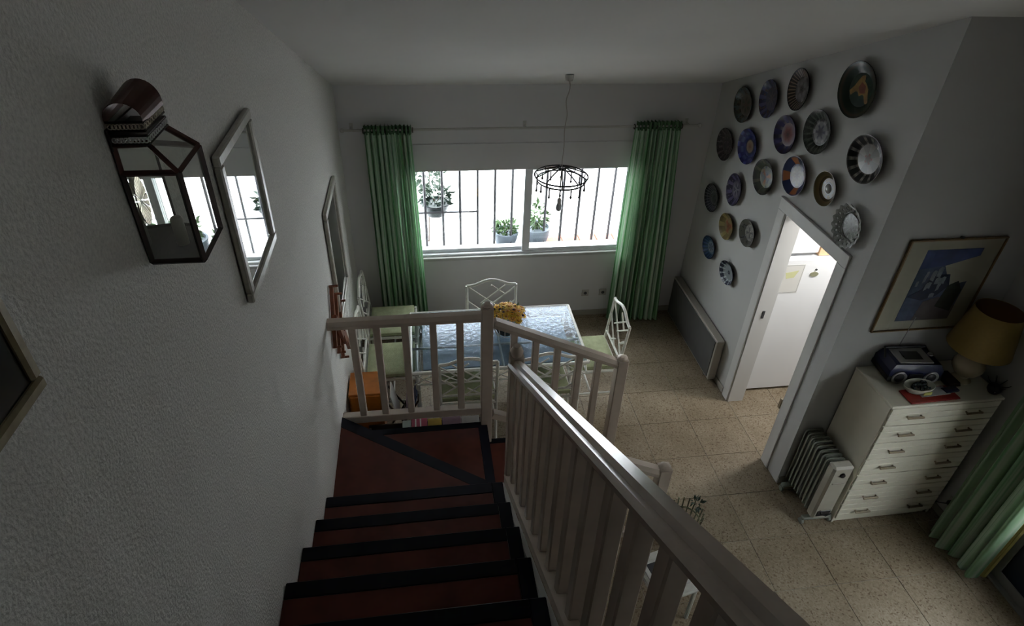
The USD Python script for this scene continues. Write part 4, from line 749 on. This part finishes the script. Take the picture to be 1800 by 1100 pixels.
# table lamp
lp = thing('table_lamp', 'round cream ceramic table lamp with a mustard fabric shade on the chest', 'lamp', (3.728, 2.876, CZ+.001))
part('base', lathe([(0, 0), (.060, 0), (.066, .010), (.058, .022), (.040, .034), (.038, .048), (.075, .075), (.098, .115), (.100, .15), (.082, .19), (.045, .215), (.028, .225), (.024, .26), (0, .26)], 40), 'ceramic_cream', lp, smooth=40)
part('stem', bar((0, 0, .25), (0, 0, .42), .008), 'chest_handle', lp)
s_o = lathe([(.198, .290), (.145, .600), (.142, .600), (.195, .290), (.198, .290)], 48); part('shade', s_o, 'shade_cloth', lp, smooth=40, label='mustard fabric shade')
part('shade_lining', lathe([(.1945, .293), (.1415, .598), (.1405, .598), (.1935, .293), (.1945, .293)], 48), 'shade_lining', lp, smooth=40); part('shade_fitting', cat([ring((0, 0, .42), .03, .003, 16, 5)]+[bar((.03*math.cos(a), .03*math.sin(a), .42), (.172*math.cos(a), .172*math.sin(a), .42), .0025, 5) for a in (0, 2.09, 4.19)]), 'chest_handle', lp)
part('bulb', tr(lathe([(0, .10), (.022, .09), (.03, .065), (.02, .03), (.013, 0), (0, 0)], 18), (0, 0, .42)), 'candle_wax', lp, smooth=True)

# radio
bb = thing('portable_radio', 'blue and black portable radio with a silver display top and raised aerial on the chest', 'radio', (3.35, 2.975, CZ+.001), -6)
part('body', hull([(sx*(.19-a), sy*(.105-b)+.0, z) for sx in (-1, 1) for sy in (-1, 1) for a, b, z in ((.03, .02, 0), (0, 0, .04), (0, 0, .11), (.03, .012, .160))]), 'blue_plastic', bb, smooth=30)
part('lower_shell', hull([(sx*(.195-a), sy*(.108-b), z) for sx in (-1, 1) for sy in (-1, 1) for a, b, z in ((.03, .02, .004), (0, 0, .03), (0, 0, .060), (.01, .005, .066))]), 'black_plastic', bb, smooth=30)
tp_ = part('top_panel', cbox((-.13, -.080, .157), (.115, .088, .169), .005), 'silver_plastic', bb); part('display', cbox((-.075, -.045, .168), (.055, .045, .1715), .002), 'black_plastic', tp_)
for sx in (-1, 1):
    g = part('speaker', tr(rot(lathe([(0, .004), (.035, .006), (.048, .012), (.052, .010), (.052, 0), (0, 0)], 28), 90, [1, 0, 0]), (sx*.115, -.107, .058)), 'silver_plastic', bb, smooth=40); part('speaker_cone', tr(rot(lathe([(0, .010), (.018, .014), (.034, .009), (.034, .004), (0, .004)], 24), 90, [1, 0, 0]), (sx*.115, -.107, .058)), 'black_plastic', g, smooth=40)
part('tape_door', cbox((-.05, -.113, .03), (.05, -.104, .09), .003), 'black_plastic', bb); part('control_knob', tr(lathe([(0, .016), (.018, .016), (.02, 0), (0, 0)], 20), (.145, .02, .153)), 'silver_plastic', bb, smooth=40)
part('aerial', tube([(-.06, .085, .15), (-.052, .070, .45)], [.0035, .002], 6), 'silver_plastic', bb)
part('carry_handle', tube([(-.17, .02, .13), (-.16, .08, .178), (.14, .09, .178), (.165, .03, .13)], .010, 8), 'black_plastic', bb)
# small things in front of the radio
rc = thing('red_folder', 'red folder lying at the front edge of the chest top', 'folder', (3.385, 2.735, CZ+.001), 2); part('cover', cbox((-.19, -.058, 0), (.19, .075, .010), .002), 'red_card', rc); part('pages', cbox((-.18, -.05, .010), (.18, .074, .012), .0008), 'red_card', rc)
solo('paper_slip', tr(rot(cbox((-.12, -.045, 0), (.11, .035, .003), .001), 3, [0, 0, 1]), (3.42, 2.765, CZ+.0145)), 'paper_grey', 'grey paper slip lying on the red folder', 'paper')
wb = thing('trinket_bowl', 'white oval bowl filled with dark green odds and ends, before the radio', 'bowl', (3.315, 2.786, CZ+.0145))
ov = xf(lathe([(0, 0), (.060, 0), (.085, .030), (.092, .052), (.088, .054), (.078, .032), (.055, .010), (0, .008)], 36), np.diag([1.25, .72, 1, 1])); part('dish', ov, 'bowl_white', wb, smooth=40)
part('yellow_tag', cbox((.0, -.066, .008), (.06, -.058, .036), .003), 'yellow_green', wb, label='yellow-green tag')
cl = []
crr = np.random.default_rng(9)
for k in range(26): cl.append(tr(xf(trimesh.creation.icosphere(1, crr.uniform(.008, .014)), np.diag([1, .9, .8, 1])), (crr.uniform(-.068, .068), crr.uniform(-.034, .034), .036+crr.uniform(0, .016))))
part('contents', cat(cl), 'moss_green', wb, kind='stuff')
solo('leather_wallet', cat([cbox((3.568, 2.80, CZ+.001), (3.672, 2.95, CZ+.020), .006), cbox((3.572, 2.805, CZ+.021), (3.668, 2.945, CZ+.032), .005)]), 'brown_leather', 'dark brown leather wallet between the radio and the lamp', 'wallet')
sg = thing('spectacle_case', 'small dark blue case in front of the brown wallet', 'case', (3.555, 2.765, CZ+.001), 8); part('lower_half', hull([(sx*(.055-a), sy*(.026-a), z) for sx in (-1, 1) for sy in (-1, 1) for a, z in ((.008, 0), (0, .008), (0, .016))]), 'blue_plastic', sg); part('upper_half', hull([(sx*(.055-a), sy*(.026-a), z) for sx in (-1, 1) for sy in (-1, 1) for a, z in ((0, .017), (.001, .024), (.012, .032))]), 'blue_plastic', sg)
on = thing('spiky_ornament', 'small black round ornament with thin dark prongs at the right corner of the chest', 'ornament', (3.862, 2.728, CZ+.001))
part('body', lathe([(0, 0), (.030, 0), (.042, .020), (.044, .040), (.034, .062), (.015, .072), (0, .073)], 26), 'black_plastic', on, smooth=40)
for k in range(7):
    a = k*.9-.8; part('prong', tube([(.02*math.cos(a), .02*math.sin(a), .05), (.06*math.cos(a), .06*math.sin(a), .075+.006*(k % 3)), (.075*math.cos(a), .075*math.sin(a), .095)], [.004, .003, .0015], 5), 'black_plastic', on)
for sx in (-1, 1): part('stud', tr(trimesh.creation.icosphere(1, .006), (sx*.026, -.036, .03)), 'silver_plastic', on, smooth=True)

# oil radiator
rd = thing('oil_radiator', 'grey finned oil radiator with a cream control box beside the chest', 'radiator', (2.925, 0, 0))
rw = .078
def fin(y):
    pg = sbox(-rw, .09, rw, .66).buffer(-.03).buffer(.03, 6); pg2 = Polygon(pg.exterior)
    return cat([tr(wall_xz(pg2, -.006, .006), (0, y, 0)), tr(wall_xz(pg2.buffer(-.020), -.017, .017), (0, y, 0))])
for k in range(8): part('fin', fin(2.765+.042*k), 'radiator_grey', rd)
part('oil_tube', cat([bar((0, 2.72, z), (0, 3.07, z), .020, 10) for z in (.16, .60)]), 'radiator_grey', rd)
cbx = part('control_box', cbox((-rw-.004, 2.655, .095), (rw+.004, 2.738, .675), .016), 'radiator_box', rd, smooth=30)
part('dial', tr(rot(lathe([(0, .014), (.018, .014), (.021, 0), (0, 0)], 20), 90, [1, 0, 0]), (.0, 2.656, .60)), 'black_plastic', cbx, smooth=40); part('switch', cbox((-.05, 2.650, .50), (.05, 2.656, .515), .002), 'heater_trim', cbx); part('lower_vent', cbox((-.055, 2.650, .13), (.055, 2.657, .19), .004), 'black_plastic', cbx)
part('cable_hook', tube([(-.04, 2.65, .20), (-.045, 2.628, .19), (.0, 2.625, .165), (.05, 2.635, .175)], .006, 6), 'plug_black', rd)
for yy in (2.70, 3.02):
    f_ = part('foot_bar', cbox((-.12, yy-.02, .05), (.12, yy+.02, .075), .004), 'radiator_grey', rd)
    for sx in (-1, 1): part('castor', tr(rot(lathe([(0, -.010), (.024, -.010), (.027, 0), (.024, .010), (0, .010)], 18), 90, [0, 1, 0]), (sx*.115, yy, .027)), 'radiator_grey', f_, smooth=40)

# right-hand curtain by the terrace door
c3 = curtain('door_curtain', 'long pale green curtain with a yellow hem edge at the terrace door', [(3.86, 2.53), (3.86, 2.08)], [(3.80, 2.50), (3.855, 2.10)], 2.40, 0.014, 5, .062, (1, 0), 'curtain_pale', 17)
me, uv = curtain_mesh([(3.895, 2.085), (3.93, 2.05)], [(3.885, 2.105), (3.935, 2.085)], 2.40, 0.012, 1, .008, (1, 0), nu=10, seed=2)
part('side_hem', me, 'curtain_hem', c3, smooth=True, label='yellow-lined edge'); 
rd2 = thing('door_curtain_rail', 'white curtain rail above the terrace door', 'curtain rail'); part('track', cbox((3.845, DY0, 2.41), (3.875, 2.62, 2.435), .003), 'rod_white', rd2); part('bracket', cat([cbox((3.86, y, 2.415), (XR, y+.02, 2.43), .002) for y in (2.55, 1.4, .3)]), 'rod_white', rd2)
pg_ = thing('power_plug', 'black plug and short cord low on the wall between chest and curtain', 'plug', (XR, 2.60, .20)); part('socket_plate', cbox((-.008, -.04, -.04), (0, .04, .04), .003), 'socket_white', pg_); part('plug', cbox((-.045, -.018, -.018), (-.008, .018, .018), .005), 'plug_black', pg_); part('cord', tube([(-.045, 0, 0), (-.06, .03, -.03), (-.05, .08, -.08), (-.03, .12, -.06)], .004, 6), 'plug_black', pg_)
for x, lab in ((1.735, 'small wall socket low under the window'), (1.935, 'dark-holed wall socket beside the right window curtain')):
    t = thing('wall_socket', lab, 'socket', (x, YB, .30)); part('plate', cbox((-.04, -.010, -.04), (.04, 0, .04), .003), 'socket_white', t); part('hole', cat([tr(rot(lathe([(0, 0), (.018, 0), (.018, .002), (0, .002)], 16), 90, [1, 0, 0]), (0, -.0102, 0))]), 'iron', t)

# ============================================================ BELOW THE LONG BANISTER
wk = thing('wicker_basket', 'open wicker basket with upright stakes and a green sprig on the floor past the banister', 'basket', (1.79, 2.66, 0))
part('base', lathe([(0, 0), (.09, 0), (.10, .012), (0, .012)], 24), 'wicker', wk)
for k in range(18):
    a = 2*math.pi*k/18; part('stake', tube([(.095*math.cos(a), .095*math.sin(a), .0), (.105*math.cos(a), .105*math.sin(a), .2), (.12*math.cos(a), .12*math.sin(a), .36)], .0055, 5), 'wicker', wk)
for z, r in ((.05, .097), (.16, .103), (.26, .109)): part('weave_hoop', ring((0, 0, z), r, .008, 26, 5), 'wicker', wk)
part('sprig', tr(leaf_cloud((0, 0, 0), (.03, .03, .05), 26, .045, 31), (.085, .05, .36)), 'leaf_dark', wk, kind='stuff')
stl = thing('low_stool', 'low white stool on the floor behind the banister balusters', 'stool', (1.46, 2.18, 0), 12)
part('seat', cbox((-.17, -.17, .36), (.17, .17, .39), .008), 'bamboo_white', stl)
for sx in (-1, 1):
    for sy in (-1, 1): part('leg', bar((sx*.14, sy*.14, 0), (sx*.14, sy*.14, .36), .014), 'bamboo_white', stl)
nw = thing('newspaper', 'folded newspaper with dark pictures on the low white stool', 'newspaper', (1.46, 2.18, .3905), 12); part('sheets', cbox((-.14, -.11, 0), (.14, .11, .012), .003), 'paper_white', nw); part('photo', cbox((-.11, .01, .012), (.0, .09, .0128), .0002), 'iron', nw); part('photo', cbox((.02, -.09, .012), (.12, .02, .0128), .0002), 'iron', nw)
